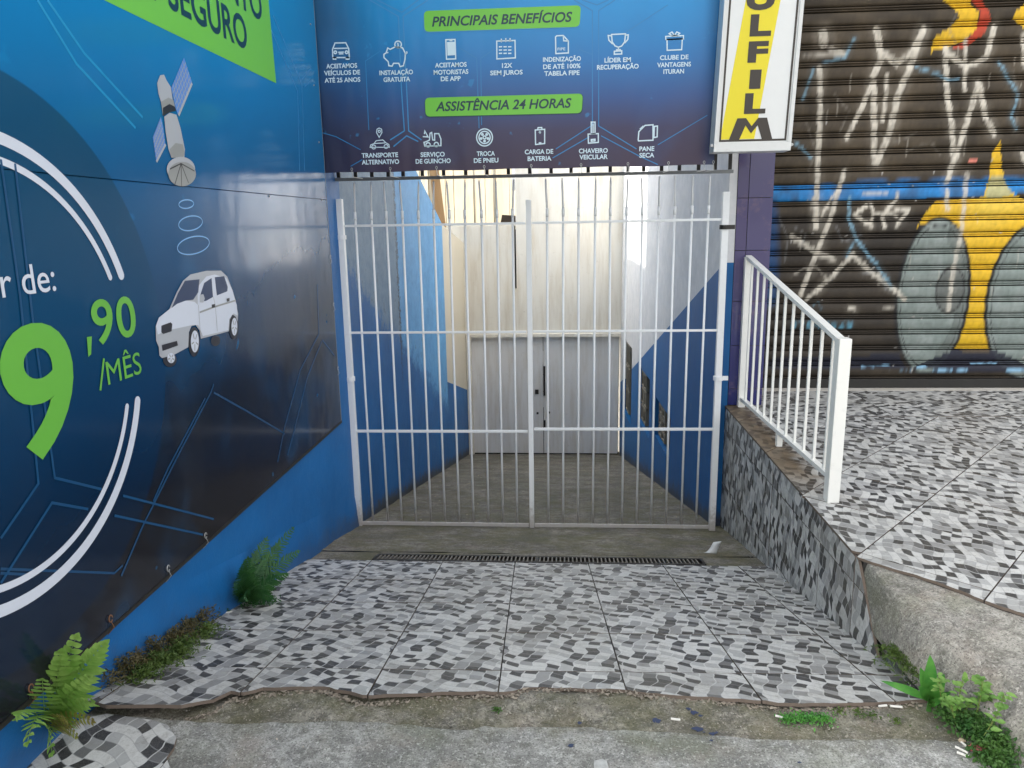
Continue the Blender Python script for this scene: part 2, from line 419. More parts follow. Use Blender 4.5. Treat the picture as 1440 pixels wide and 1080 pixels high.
# ------------------------------------------------------------------ decals on planes
class Frame:
    def __init__(s, fn, to2, uflip=False): s.P = fn; s.to = to2
PX = -1.600                                        # face of the big panel
panel = Frame(lambda u, v, l: (PX+.001*l, u, v), lambda px, py: (onX(px, py, PX).y, onX(px, py, PX).z))
BY = 5.11
banner = Frame(lambda u, v, l: (u, BY-.001*l, v), lambda px, py: (onY(px, py, BY).x, onY(px, py, BY).z))
def poly2(fr, pts, l, mb):
    k = len(pts); mb.add([fr.P(u, v, l) for u, v in pts], [tuple(range(k))])
def stroke2(fr, pts, w, l, mb, closed=False):
    """a flat ribbon with mitred corners"""
    q = [Vector(p) for p in pts]; n = len(q)
    L, Rr = [], []
    for i in range(n):
        a = q[(i-1) % n] if (closed or i > 0) else None
        b = q[(i+1) % n] if (closed or i < n-1) else None
        d1 = (q[i]-a).normalized() if a is not None and (q[i]-a).length > 1e-9 else None
        d2 = (b-q[i]).normalized() if b is not None and (b-q[i]).length > 1e-9 else None
        if d1 is None: d1 = d2
        if d2 is None: d2 = d1
        if d1 is None: continue
        t = (d1+d2); t = t.normalized() if t.length > 1e-6 else d1
        nn = Vector((-t.y, t.x)); c = max(.45, nn.dot(Vector((-d1.y, d1.x))))
        L.append(q[i]+nn*(w/2/c)); Rr.append(q[i]-nn*(w/2/c))
    m = len(L); vs = [fr.P(p.x, p.y, l) for p in L]+[fr.P(p.x, p.y, l) for p in Rr]
    fs = [(i, i+1, m+i+1, m+i) for i in range(m-1)]
    if closed: fs.append((m-1, 0, m, 2*m-1))
    mb.add(vs, fs)
def circ(cx, cy, rx, ry=None, n=28, a0=0, a1=360, rot=0):
    ry = ry or rx; out = []
    for i in range(n):
        t = R_(a0+(a1-a0)*i/(n if a1-a0 == 360 else n-1)); x, y = rx*math.cos(t), ry*math.sin(t)
        c, s_ = math.cos(R_(rot)), math.sin(R_(rot)); out.append((cx+x*c-y*s_, cy+x*s_+y*c))
    return out
CAPH = 0.682
def text2(fr, body, u0, v0, cap, l, mat, parent, u1=None, name='lettering', bold=0.0, shear=0.0, right=None, center=None, xs=1.0):
    """lettering: u0..u1 along the plane (fitted), baseline v0, cap height in metres"""
    c = bpy.data.curves.new('t', 'FONT'); c.body = body; c.offset = bold; c.shear = shear; c.resolution_u = 4
    o = bpy.data.objects.new('t', c); COL.objects.link(o)
    dg = bpy.context.evaluated_depsgraph_get(); me = bpy.data.meshes.new_from_object(o.evaluated_get(dg))
    bpy.data.objects.remove(o); bpy.data.curves.remove(c)
    xs0 = min(v.co.x for v in me.vertices); xs1 = max(v.co.x for v in me.vertices)
    k = cap/(CAPH+2*bold); kx = k*xs
    if u1 is not None: kx = (u1-u0)/(xs1-xs0)
    if right is not None: u0 = right-(xs1-xs0)*kx
    if center is not None: u0 = center-(xs1-xs0)*kx/2
    for v in me.vertices:
        v.co = fr.P(u0+(v.co.x-xs0)*kx, v0+(v.co.y+bold)*k, l)
    me.materials.clear(); me.name = name
    return link(name, me, mat, parent)

exec_order = []
#=====================================================================  LARGE STRUCTURE
# ---- far ground, road and pavement
mb = MB()
for (x0, y0, x1, y1) in ((-400,-400,400,-4.5), (-400,-4.5,-9.2,400), (9,-4.5,400,400), (-9.2,16,9,400)):
    mb.add([(x0,y0,-.15),(x1,y0,-.15),(x1,y1,-.15),(x0,y1,-.15)], [(0,1,2,3)])
tag(mb.build('road', MAT['asphalt']), kind='structure')
# pavement sheet with a ragged back edge
rag = [(-1.66, 2.15)]
for i in range(1, 60):
    x = -1.66+i*.05; rag.append((x, 2.115+.012*math.sin(x*7)+random.uniform(-.006, .006)+(.02 if -.3 < x < .1 else 0)))
bm = bmesh.new()
pts = [(9, -3.2), (9, 2.10), (1.40, 2.10)]+[p for p in rag[::-1] if p[0] < 1.35]+[(-1.66, -3.2)]
top = [bm.verts.new((x, y, 0)) for x, y in pts]
f = bm.faces.new(top); r = bmesh.ops.extrude_face_region(bm, geom=[f])
for v in r['geom']:
    if isinstance(v, bmesh.types.BMVert): v.co.z = -.15
bmesh.ops.recalc_face_normals(bm, faces=bm.faces)
me = bpy.data.meshes.new('pavement'); bm.to_mesh(me); bm.free()
tag(link('pavement', me, MAT['sidewalk']), kind='structure')
mb = MB()
# left pavement on the far side of the building corner, kerb
mb.box((-60, -3.2, -.15), (-1.67, .28, 0)); mb.box((9.01, -3.2, -.15), (60, 2.1, 0))
tag(mb.build('side_pavement', MAT['sidewalk']), kind='structure')
mb = MB(); mb.box((-60, -3.4, -.16), (60, -3.21, .005)); tag(mb.build('kerb', MAT['apron']), kind='structure')
mb = MB(); mb.box((-400, -4.49, -.3), (400, -3.41, -.149)); tag(mb.build('gutter', MAT['asphalt']), kind='structure')

# mossy mortar strip between pavement and tiles (grid so it can be uneven)
mb = MB(); nx, ny = 300, 36
vs = []
for j in range(ny+1):
    for i in range(nx+1):
        x = -1.64+2.98*i/nx; y = 2.02+.42*j/ny
        base = -.009 if y < 2.315 else -.009-SL*(y-2.315)
        z = base+.003*math.sin(x*13+y*31)+.002*math.sin(x*41-y*57)+random.uniform(-.0022, .0022)
        vs.append((x, y, z))
mb.add(vs, [(j*(nx+1)+i, j*(nx+1)+i+1, (j+1)*(nx+1)+i+1, (j+1)*(nx+1)+i) for j in range(ny) for i in range(nx)])
o = mb.build('mortar_strip', MAT['strip'], smooth=True); tag(o, kind='structure')

# ---- polygon clipping against a tile square
def clip(poly, x0, y0, x1, y1):
    def cut(ps, f, g):
        out = []
        for i in range(len(ps)):
            a, b = ps[i-1], ps[i]; fa, fb = f(a), f(b)
            if fa >= 0: 
                if fb >= 0: out.append(b)
                else: out.append(g(a, b, fa, fb))
            elif fb >= 0: out.append(g(a, b, fa, fb)); out.append(b)
        return out
    g = lambda a, b, fa, fb: (a[0]+(b[0]-a[0])*fa/(fa-fb), a[1]+(b[1]-a[1])*fa/(fa-fb))
    for f in (lambda p: p[0]-x0, lambda p: x1-p[0], lambda p: p[1]-y0, lambda p: y1-p[1]):
        poly = cut(poly, f, g)
        if len(poly) < 3: return []
    return poly
def area(p): return abs(sum(p[i-1][0]*p[i][1]-p[i][0]*p[i-1][1] for i in range(len(p)))/2)
def lay_tiles(parent, M, region, size, gap, thick, mat, rot=0.0, org=(0,0), jitter=.0008, grp=None):
    """square tiles, each an object; region is a polygon in the plane of M"""
    c, s_ = math.cos(rot), math.sin(rot)
    reg = [((x-org[0])*c+(y-org[1])*s_, -(x-org[0])*s_+(y-org[1])*c) for x, y in region]
    xs = [p[0] for p in reg]; ys = [p[1] for p in reg]; full = None; cnt = 0
    for i in range(math.floor(min(xs)/size), math.ceil(max(xs)/size)):
        for j in range(math.floor(min(ys)/size), math.ceil(max(ys)/size)):
            x0, y0 = i*size+gap/2, j*size+gap/2; x1, y1 = (i+1)*size-gap/2, (j+1)*size-gap/2
            p = clip(reg, x0, y0, x1, y1); A = area(p) if p else 0
            if A < .0012: continue
            loc = [(a-x0, b-y0) for a, b in p]
            isfull = A > (x1-x0)*(y1-y0)*.999
            if isfull and full is not None: me = full
            else:
                q = []
                for a in loc:
                    if not q or (a[0]-q[-1][0])**2+(a[1]-q[-1][1])**2 > 1e-8: q.append(a)
                if (q[0][0]-q[-1][0])**2+(q[0][1]-q[-1][1])**2 < 1e-8: q.pop()
                k = len(q)
                if k < 3: continue
                m2 = MB(); m2.add([(a, b, 0) for a, b in q]+[(a, b, -thick) for a, b in q],
                                  [tuple(range(k)), tuple(range(k, 2*k))[::-1]]+[(a, k+a, k+(a+1) % k, (a+1) % k) for a in range(k)])
                me = m2.mesh('tile')
                bm = bmesh.new(); bm.from_mesh(me); bmesh.ops.recalc_face_normals(bm, faces=bm.faces); bm.to_mesh(me); bm.free()
                me.materials.append(mat); me.materials.append(MAT['edge'])
                for pl in me.polygons:
                    if abs(pl.normal.z) < .5: pl.material_index = 1
                if isfull: full = me
            ox, oy = org[0]+x0*c-y0*s_, org[1]+x0*s_+y0*c
            T = M @ Matrix.Translation((ox, oy, random.uniform(-jitter, jitter))) @ Matrix.Rotation(rot+random.uniform(-.0015,.0015), 4, 'Z') @ Matrix.Rotation(random.uniform(-.0012,.0012), 4, 'X')
            link('tile', me, None, parent, T); cnt += 1
    return cnt
# ---- tiled driveway
TH = math.atan(SL)
MR = Matrix(((1,0,0,0),(0,math.cos(TH),math.sin(TH),RY0),(0,-math.sin(TH),math.cos(TH),.004),(0,0,0,1)))
k_ = 1/math.cos(TH)
mb = MB()
mb.add([(-1.66,2.40,rampz(2.40)-.006),(1.30,2.40,rampz(2.40)-.006),(1.30,4.235,rampz(4.235)-.006),(-1.66,4.235,rampz(4.235)-.006)], [(0,1,2,3)])
drive = mb.build('driveway', MAT['grout']); tag(drive, kind='structure')
fr_px = [(120,986),(150,993),(255,993),(300,985),(325,973),(343,975),(370,968),(420,967),(455,967),(480,972),(510,979),(560,977),(620,974),(680,973),(720,973),(745,968),(800,968),(880,971),(905,975),(950,979),(1000,981),(1060,986),(1110,990),(1160,990),(1200,990),(1245,988),(1290,985)]
reg = []
for px, py in fr_px:
    p = onR(px, py); reg.append((p.x, (p.y-RY0)*k_))
reg[0] = (-1.63, reg[0][1]); reg = [reg[0]]+[q for q in reg[1:] if q[0] > -1.62]+[(1.34, reg[-1][1])]
extra = []
for i in range(len(reg)-1):
    a, b = reg[i], reg[i+1]; extra.append(a)
    nseg = 3
    for t in range(1, nseg): extra.append((a[0]+(b[0]-a[0])*t/nseg, a[1]+(b[1]-a[1])*t/nseg+random.uniform(-.007, .007)))
extra.append(reg[-1])
reg = extra+[(1.34, .3), (1.235, (4.235-RY0)*k_), (-1.63, (4.235-RY0)*k_)]
nt1 = lay_tiles(drive, MR, reg, .447, .005, .012, MAT['tile'], rot=.036, org=(-.302, (4.235-RY0)*k_))
# ---- alley floor, drain channel
mb = MB()
nx, ny = 24, 60; vs = []
for j in range(ny+1):
    for i in range(nx+1):
        x = -1.66+2.96*i/nx; y = 4.50+8.2*(j/ny)**1.3
        vs.append((x, y, rampz(y)+random.uniform(-.004, .004)))
mb.add(vs, [(j*(nx+1)+i, j*(nx+1)+i+1, (j+1)*(nx+1)+i+1, (j+1)*(nx+1)+i) for j in range(ny) for i in range(nx)])
tag(mb.build('alley_floor', MAT['alley'], smooth=True), kind='structure')
mb = MB()
DX0, DX1 = -1.20, .86
def slab(m, x0, x1, y0, y1, dz=0, t=.1):
    m.add([(x0,y0,rampz(y0)+dz),(x1,y0,rampz(y0)+dz),(x1,y1,rampz(y1)+dz),(x0,y1,rampz(y1)+dz),(x0,y0,rampz(y0)+dz-t),(x1,y0,rampz(y0)+dz-t),(x1,y1,rampz(y1)+dz-t),(x0,y1,rampz(y1)+dz-t)],
          [(0,1,2,3),(7,6,5,4),(0,4,5,1),(1,5,6,2),(2,6,7,3),(3,7,4,0)])
slab(mb, -1.66, DX0, 4.236, 4.499, -.004); slab(mb, DX1, 1.30, 4.236, 4.499, -.004)
slab(mb, DX0+.001, DX1-.001, 4.40, 4.499, -.002); slab(mb, DX0+.001, DX1-.001, 4.236, 4.499, -.13, .05)
tag(mb.build('drain_channel', MAT['alley']), kind='structure')

# ---- driveway side wall (retaining wall with printed tiles) and raised landing
LZ = .22
WX = 1.222
mb = MB()
mb.box((WX+.012, 2.99, -1.4), (1.60, 5.60, LZ-.016))
rwall = mb.build('side_wall', MAT['grout'])
tag(rwall, 'low side wall clad in grey black and white printed tiles beside the driveway', 'wall')
MW = Matrix(((0,0,-1,WX),(1,0,0,0),(0,-1,0,0),(0,0,0,1)))   # u -> +y, v -> -z, normal -x
reg = [(2.975, -(LZ-.016)), (5.60, -(LZ-.016)), (5.60, -rampz(5.60)+.05), (2.70, -rampz(2.70)+.02)]
nt2 = lay_tiles(rwall, MW, reg, .42, .004, .012, MAT['tile_wall'], rot=.02, org=(2.99, .33))
edge_px = [(1205,783),(1247,797),(1290,809),(1322,820),(1350,830),(1376,841),(1400,850),(1439,863)]
edge = [onZ(a, b, LZ) for a, b in edge_px]
edge2 = [(p.x, p.y) for p in edge]+[(2.0, 2.13), (2.6, 1.62), (3.4, 1.2), (5.2, .9), (8.8, .8)]
edge2[0] = (WX-.004, 2.965)
mb = MB()
k = len(edge2); base = [(WX+.018, 2.95)]+edge2[1:]+[(8.8, 6.6), (WX+.018, 6.6)]
kk = len(base)
mb.add([(x, y+.012, LZ-.014) for x, y in base]+[(x, y+.012, -.12) for x, y in base], [tuple(range(kk))]+[(i, kk+i, kk+(i+1) % kk, (i+1) % kk) for i in range(kk)])
landing = mb.build('raised_landing', MAT['grout']); tag(landing, kind='structure')
ML = Matrix.Translation((0, 0, LZ))
c0 = onZ(1204, 783, LZ)
rag2 = []
for i in range(len(edge2)-1):
    a, b = edge2[i], edge2[i+1]; rag2.append(a)
    for t in range(1, 4): rag2.append((a[0]+(b[0]-a[0])*t/4, a[1]+(b[1]-a[1])*t/4+random.uniform(-.004, .004)))
rag2 = [p for p in rag2 if p[0] < 6.0]+[(6.0, .88)]
reg = rag2+[(6.0, 5.33), (WX-.004, 5.25)]
nt3 = lay_tiles(landing, ML, reg, .478, .005, .012, MAT['tile_land'], rot=R_(48.3), org=(c0.x+.05*math.cos(R_(48.3)), c0.y+.05*math.sin(R_(48.3))))
MS = ML
reg = [(WX-.004, 5.255), (6.0, 5.335), (6.0, 6.10), (1.49, 6.10), (1.49, 5.60), (WX-.004, 5.60)]
nt3 += lay_tiles(landing, MS, reg, .83, .004, .012, MAT['tile_land'], rot=.018, org=(1.5, 5.262))
# pale door sill in front of the shutter
for i in range(5):
    m2 = MB(); m2.box((1.5+i*.95+.002, 6.104, LZ-.02), (1.5+(i+1)*.95-.002, 6.44, LZ+.002)); o = m2.build('sill_slab', MAT['plaster'], landing, bevel=.002)

# ---- cast concrete apron in front of the landing
def seg_dist(x, y):
    best = 9
    for i in range(len(edge2)-1):
        a, b = Vector(edge2[i]), Vector(edge2[i+1]); p = Vector((x, y)); t = max(0, min(1, (p-a).dot(b-a)/(b-a).length_squared))
        best = min(best, (p-(a+(b-a)*t)).length)
    return best
def xbase(y):
    P = [(-.6, 1.62), (1.2, 1.48), (1.6, 1.40), (2.04, 1.345), (2.25, 1.29), (2.45, 1.235), (2.66, 1.226), (2.97, 1.2262)]
    for (a, b), (c, d) in zip(P, P[1:]):
        if y <= c: return b+(d-b)*(y-a)/(c-a)
    return P[-1][1]
def yedge(x):
    for (a, b), (c, d) in zip(edge2, edge2[1:]):
        if x <= c: return b+(d-b)*(x-a)/(c-a)
    return edge2[-1][1]
vs = []; nx, ny = 110, 80
for j in range(ny+1):
    for i in range(nx+1):
        t = i/nx
        s_ = j/ny
        # rows run from y=-.5 to the landing edge
        yb = -.5
        x_ = 1.2+ (t**2.2)*6.5
        ye = yedge(max(x_, WX))
        y = yb+(ye-yb)*s_**.75
        xb = xbase(y)
        x = xb+(t**2.2)*(7.7-xb)
        ye = yedge(x); y = yb+(ye-yb)*s_**.75
        d = seg_dist(x, y)
        top = .205-.135*min(1, max(0, d-.02)/.85)
        top = max(.0, top)*min(1, (y+.5)/1.4+.02)
        w = .022+.13*min(1, max(0, (2.80-y))/.6)
        e = min(1, max(0, (x-xbase(y))/w)); e = math.sin(e*math.pi/2)**.8
        z = -.02+(top+.02)*e+random.uniform(-.0016, .0016)+.006*math.sin(x*5+y*3)*e
        vs.append((x, y, z))
mb = MB(); mb.add(vs, [(j*(nx+1)+i, j*(nx+1)+i+1, (j+1)*(nx+1)+i+1, (j+1)*(nx+1)+i) for j in range(ny) for i in range(nx)])
tag(mb.build('concrete_apron', MAT['apron'], smooth=True), kind='structure')

# ---- left building: one mass, low sloping back; unseen top raised to shade the foreground
lb = empty('painted_building', (-1.63, 4, 0), label='building with a smooth blue painted side wall, left of the driveway', cat='building')
prof = [(.3, -.2), (12.6, -3.2), (12.6, 1.25), (10.15, 1.60), (8.25, 2.26), (8.25, 9.0), (.3, 9.0)]
mb = MB(); k = len(prof)
mb.add([(-1.63, y, z) for y, z in prof]+[(-5.4, y, z) for y, z in prof], [tuple(range(k)), tuple(range(k, 2*k))[::-1]]+[(i, k+i, k+(i+1) % k, (i+1) % k) for i in range(k)])
mb.build('wall', MAT['left_wall'], lb)
mb = MB(); mb.box((-5.5, .2, 9.0), (-1.5, 8.35, 9.15)); mb.build('roof_slab', MAT['plaster'], lb)
# shallow plaster roll under the panel and the wavy foot of the wall
mb = MB(); mb.tube([(-1.632, .35, .205), (-1.632, 5.12, .205)], .012, 8); mb.build('plaster_roll', MAT['left_wall'], lb, smooth=True)
pf = []
for i in range(0, 60):
    y = .4+i*.085; pf.append(y)
mb = MB(); vs = []
for y in pf:
    zt = (-.02 if y < RY0 else rampz(y)-.02)
    w = .012+.012*math.sin(y*2.2)+.008*math.sin(y*6.1)
    for (dx, dz) in ((0, .26), (w*.6, .20), (w, .12), (w+.008, .03), (w+.014, -.02)):
        vs.append((-1.6295+dx, y, zt+dz))
mb.add(vs, [(i*5+j, i*5+j+1, (i+1)*5+j+1, (i+1)*5+j) for i in range(len(pf)-1) for j in range(4)])
mb.build('wall_foot', MAT['left_wall'], lb, smooth=True)
# unseen stepped block, added to shade the alley and bound the sun patch
nb = empty('unseen_shade_mass', (-7, 9, 0), label='unseen plastered block with a stepped top, added behind the blue building to shade the alley', cat='house')
mb = MB(); mb.box((-9.2, 2.0, -.2), (-5.5, 10.49, 6.25)); mb.build('wall', MAT['plaster'], nb)
mb = MB(); mb.box((-9.2, 10.5, -.2), (-5.5, 12.35, 9.4)); mb.build('tall_shade_block', MAT['plaster'], nb)

# ---- right alley wall with three openings
A0, A1 = Vector((1.17, 5.56)), Vector((.93, 12.2)); AD = (A1-A0).normalized(); AN = Vector((-AD.y, AD.x))  # points to -x side
if AN.x > 0: AN = -AN
def aw(y, z, off=0.0):
    t = (y-A0.y)/AD.y; p = A0+AD*t+AN*off; return (p.x, p.y, z)
rw = empty('alley_wall', (1.1, 9, 0), label='tall alley side wall, white above a slanting line and blue below', cat='wall')
holes = [(7.55, 8.55, -.86, -.40), (9.0, 10.0, -1.05, -.30), (10.75, 11.75, -1.35, -.20)]
ys = sorted({5.56, 12.19, *[h[0] for h in holes], *[h[1] for h in holes]}); zs = sorted({-3.0, 4.0, *[h[2] for h in holes], *[h[3] for h in holes]})
mb = MB()
for i in range(len(ys)-1):
    for j in range(len(zs)-1):
        ym, zm = (ys[i]+ys[i+1])/2, (zs[j]+zs[j+1])/2
        if any(h[0] < ym < h[1] and h[2] < zm < h[3] for h in holes): continue
        mb.add([aw(ys[i], zs[j]), aw(ys[i+1], zs[j]), aw(ys[i+1], zs[j+1]), aw(ys[i], zs[j+1])], [(0,1,2,3)])
for (a, b, c, d) in holes:
    q = [(a, c), (b, c), (b, d), (a, d)]
    for i in range(4):
        p, r = q[i], q[(i+1) % 4]
        mb.add([aw(*p), aw(*r), aw(*r, off=-.24), aw(*p, off=-.24)], [(0,1,2,3)])
mb.build('wall_face', MAT['right_wall'], rw)
for (a, b, c, d) in holes:
    m2 = MB(); m2.add([aw(a, c, -.24), aw(b, c, -.24), aw(b, d, -.24), aw(a, d, -.24)], [(0,1,2,3)]); m2.build('niche_back', MAT['dark'], rw)
    nbk = 3
    for i in range(2):
        for j in range(nbk):
            m2 = MB(); y0 = a+.50+i*.22; z0 = c+.03+(d-c-.06)*j/nbk; z1 = z0+(d-c-.06)/nbk-.02
            e = .20
            # a hollow vent block: four sides and a slanted web
            for (yy0, yy1, zz0, zz1) in ((y0, y0+.03, z0, z1), (y0+.17, y0+.20, z0, z1), (y0+.03, y0+.17, z0, z0+.025), (y0+.03, y0+.17, z1-.025, z1)):
                v8 = [aw(yy0, zz0, -.03), aw(yy1, zz0, -.03), aw(yy1, zz1, -.03), aw(yy0, zz1, -.03), aw(yy0, zz0, -e), aw(yy1, zz0, -e), aw(yy1, zz1, -e), aw(yy0, zz1, -e)]
                m2.add(v8, [(0,1,2,3),(7,6,5,4),(0,4,5,1),(1,5,6,2),(2,6,7,3),(3,7,4,0)])
            m2.bar(aw(y0+.03, z0+.02, -.10), aw(y0+.17, z1-.02, -.10), .02, .12, up=(1,0,0))
            m2.build('vent_block', MAT['block'], rw)
mb = MB(); mb.box((1.16, 12.21, -3), (1.6, 12.6, 4.0)); mb.box((1.20, 6.91, 4.01), (9, 12.6, 4.1)); mb.build('wall_core', MAT['plaster'], rw)

# ---- back building and its garage door
bb = empty('back_building', (-.3, 12.3, -2), label='cream wall closing the alley above the garage door, taller on its right side', cat='building')
D0, D1 = -1.545, .905; DT, DB = -.235, -2.285
mb = MB()
mb.box((-1.9, 12.2, DT), (-.80, 12.6, 1.56)); mb.box((-.772, 12.2, DT), (1.10, 12.6, 3.6)); mb.box((-.80, 12.2, DT), (-.773, 12.6, .55)); mb.box((-1.9, 12.2, -3), (D0-.08, 12.6, DT)); mb.box((D1+.03, 12.2, -3), (1.1, 12.6, DT))
mb.build('wall', MAT['cream'], bb)
mb = MB(); mb.box((-.798, 12.30, .551), (-.774, 12.55, 1.5)); mb.build('gap_back', MAT['dark'], bb)
mb = MB(); mb.box((D0-.078, 12.14, DB-.02), (D0-.002, 12.35, DT-.002)); mb.box((D0-.078, 12.14, DT+.0), (D1+.03, 12.198, DT+.05)); mb.build('door_frame', MAT['cream'], bb)
mb = MB(); mb.box((-1.9, 12.25, 1.562), (-.62, 12.7, 1.60)); mb.build('wall_cap', MAT['cream'], bb)
gd = empty('garage_door', (-.3, 12.25, DB), label='grey white two leaf metal garage door at the bottom of the alley', cat='garage door')
mid = -.55+.20
for (x0, x1) in ((D0, mid), (mid+.006, D1)):
    m2 = MB(); m2.box((x0, 12.235, DB+.03), (x1-.004, 12.27, DT-.012)); lf = m2.build('door_leaf', MAT['door'], gd)
    n_ = 3; w_ = (x1-x0)
    zc = [DB+.06, DB+.62, DB+1.20, DT-.04]
    for a, b in zip(zc, zc[1:]):
        m2 = MB(); m2.box((x0+.03, 12.225, a+.012), (x1-.034, 12.236, b-.012)); m2.build('door_panel', MAT['door'], lf, bevel=.004)
for (px, py, w, h, mt) in ((755, 551, .06, .08, 'dark_metal'), (756, 581, .035, .035, 'dark'), (772, 580, .035, .035, 'dark')):
    p = onY(px, py, 12.22); m2 = MB(); m2.box((p.x-w/2, 12.205, p.z-h/2), (p.x+w/2, 12.224, p.z+h/2)); m2.build('lock_plate', MAT[mt], gd, bevel=.004)
mb = MB(); mb.bar((mid+.02, 12.20, DB+1.05), (mid+.02, 12.20, DB+1.55), .03); mb.bar((mid+.02, 12.20, DB+.5), (mid+.02, 12.20, DB+.62), .03); mb.build('bolt', MAT['dark_metal'], gd)
mb = MB(); mb.box((-1.9, 12.3, -3), (1.1, 12.34, DB+.03)); mb.build('shadow_gap', MAT['dark'], gd)  # dark board standing in for the shade under the door leaves

# ---- far things over the low wall
fw = empty('far_wall', (-2, 14.5, 0), label='pale sunlit wall of upright sheets beyond the alley, seen over the low cream wall', cat='wall')
x = -3.1; i = 0
while x < -.98:
    w = random.choice((.16, .22, .3)); m2 = MB()
    m2.box((x, 14.5+random.uniform(-.02, .02), -.1), (min(x+w, -.97)-.014, 14.6, 3.6)); m2.build('upright_sheet', MAT['far_cream'], fw)
    x += w
pk = empty('leaning_plank', (-2.3, 13.2, 1.0), label='brown weathered wooden plank standing behind the end of the blue wall', cat='plank')
a, b = onY(606, 245, 13.2), onY(632, 318, 13.2)
mb = MB(); mb.bar((a.x-.02, 13.2, a.z+.9), (b.x+.02, 13.2, -.2), .16, .03, up=(0,1,0)); mb.build('plank_board', MAT['wood'], pk)
mb = MB(); mb.add([tuple(onY(703,318,13.5)), tuple(onY(706,302,13.5)), tuple(onY(722,303,13.5)), tuple(onY(742,309,13.5)), tuple(onY(744,318,13.5))], [(0,1,2,3,4)])
bm_ = mb.mesh(); bm = bmesh.new(); bm.from_mesh(bm_); r = bmesh.ops.extrude_face_region(bm, geom=bm.faces[:]); 
for v in r['geom']:
    if isinstance(v, bmesh.types.BMVert): v.co.y += 1.2
bmesh.ops.recalc_face_normals(bm, faces=bm.faces); bm.to_mesh(bm_); bm.free()
tag(link('roof_edge', bm_, MAT['roof']), 'small dark roof slope peeking over the low cream wall', 'roof')
fh = empty('far_house', (-.4, 17, 0), label='pale far house end seen between the bars below the banner', cat='house')
a = onY(718, 268, 17); mb = MB(); mb.box((a.x, 17, -.1), (3.0, 19, a.z)); mb.build('wall', MAT['far_cream'], fh)

# ---- right hand shop: pillar, lintel mass, shutter
shop = empty('shop_building', (3, 6.3, 0), label='shop front that carries the graffiti covered roller shutter', cat='building')
mb = MB(); mb.box((WX-.05+.012, 5.615, -1.5), (1.478, 6.30, 4.6)); mb.build('pillar_core', MAT['grout'], shop)
mb = MB(); mb.box((1.479, 6.30, 3.45), (9, 6.9, 4.6)); mb.box((5.4, 6.30, -.1), (9, 6.9, 3.449)); mb.build('wall', MAT['plaster'], shop)
mb = MB(); mb.box((1.18, 5.602, -.9), (1.236, 5.614, 4.0)); mb.build('wall_edge', MAT['right_wall'], shop)
pz = [LZ+.004, .35, .68, 1.01, 1.38, 1.75, 2.12, 2.49, 2.86, 3.23, 3.6]
xs_ = [1.237, 1.318, 1.492]
for j in range(len(pz)-1):
    for i in range(2):
        m2 = MB(); m2.box((xs_[i]+.002, 5.596+random.uniform(-.0006,.0006), pz[j]+.002), (xs_[i+1]-.002, 5.613, pz[j+1]-.002)); m2.build('tile', MAT['glazed'], shop, bevel=.0015)

# ---- roller shutter with graffiti as colour on the slats
SY = 6.22
def s2(px, py): p = onY(px, py, SY); return (p.x, p.z)
SX0, SX1 = 1.50, 4.75; PITCH = .1285; SZ0 = .30
XS = np.arange(SX0, SX1+.001, .0105)
prof = [(0, -.004), (.004, .011), (.009, .013), (.0135, .010), (.015, -.014), (.020, -.014), (.0215, .010), (.040, .016), (.070, .018), (.098, .013), (.1065, .008), (.108, -.014), (.1145, -.014), (.116, .008), (.122, .012), (.1285, -.004)]
prof = [(z, -y) for z, y in prof]
nsl = 25
ZS = []
for k in range(nsl):
    for z, _ in prof: ZS.append(SZ0+k*PITCH+z)
ZS = np.array(ZS)
GX, GZ = np.meshgrid(XS, ZS)
rng = np.random.default_rng(3)
def smooth_noise(nz, nxn, seed):
    r = np.random.default_rng(seed); g = r.random((nz+2, nxn+2))
    zi = (GZ-ZS[0])/(ZS[-1]-ZS[0])*nz; xi = (GX-XS[0])/(XS[-1]-XS[0])*nxn
    a = np.clip(np.floor(zi).astype(int), 0, nz); b = np.clip(np.floor(xi).astype(int), 0, nxn); fz = zi-a; fx = xi-b
    fz = fz*fz*(3-2*fz); fx = fx*fx*(3-2*fx)
    return (g[a, b]*(1-fz)+g[a+1, b]*fz)*(1-fx)+(g[a, b+1]*(1-fz)+g[a+1, b+1]*fz)*fx
n1 = smooth_noise(9, 9, 1); n2 = smooth_noise(40, 40, 2); n3 = smooth_noise(140, 200, 5)
C = np.zeros(GX.shape+(3,)); base = np.array([.026, .019, .011]); alt = np.array([.085, .063, .038])
t = np.clip(n1*.6+n2*.5-.1, 0, 1)[..., None]; C[:] = base*(1-t)+alt*t
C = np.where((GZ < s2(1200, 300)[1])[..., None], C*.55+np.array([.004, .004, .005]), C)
def paint(mask, col, op=1.0):
    m = (np.clip(mask, 0, 1)*op)[..., None]; C[:] = C*(1-m)+np.array(col)*m
def inpoly(pts):
    pts = [s2(*p) for p in pts]; ins = np.zeros(GX.shape, bool)
    for i in range(len(pts)):
        (x0, z0), (x1, z1) = pts[i-1], pts[i]
        if z0 == z1: continue
        c = ((z0 > GZ) != (z1 > GZ)) & (GX < (x1-x0)*(GZ-z0)/(z1-z0)+x0); ins ^= c
    return ins.astype(float)
def pl(pts, w, soft=.006, wob=.006):
    pts = [s2(*p) for p in pts]; D = np.full(GX.shape, 9.)
    for (x0, z0), (x1, z1) in zip(pts, pts[1:]):
        L2 = (x1-x0)**2+(z1-z0)**2+1e-9; t = np.clip(((GX-x0)*(x1-x0)+(GZ-z0)*(z1-z0))/L2, 0, 1)
        D = np.minimum(D, np.hypot(GX-x0-t*(x1-x0), GZ-z0-t*(z1-z0)))
    return np.clip((w/2+wob*(n3-.5)-D)/soft+.5, 0, 1)
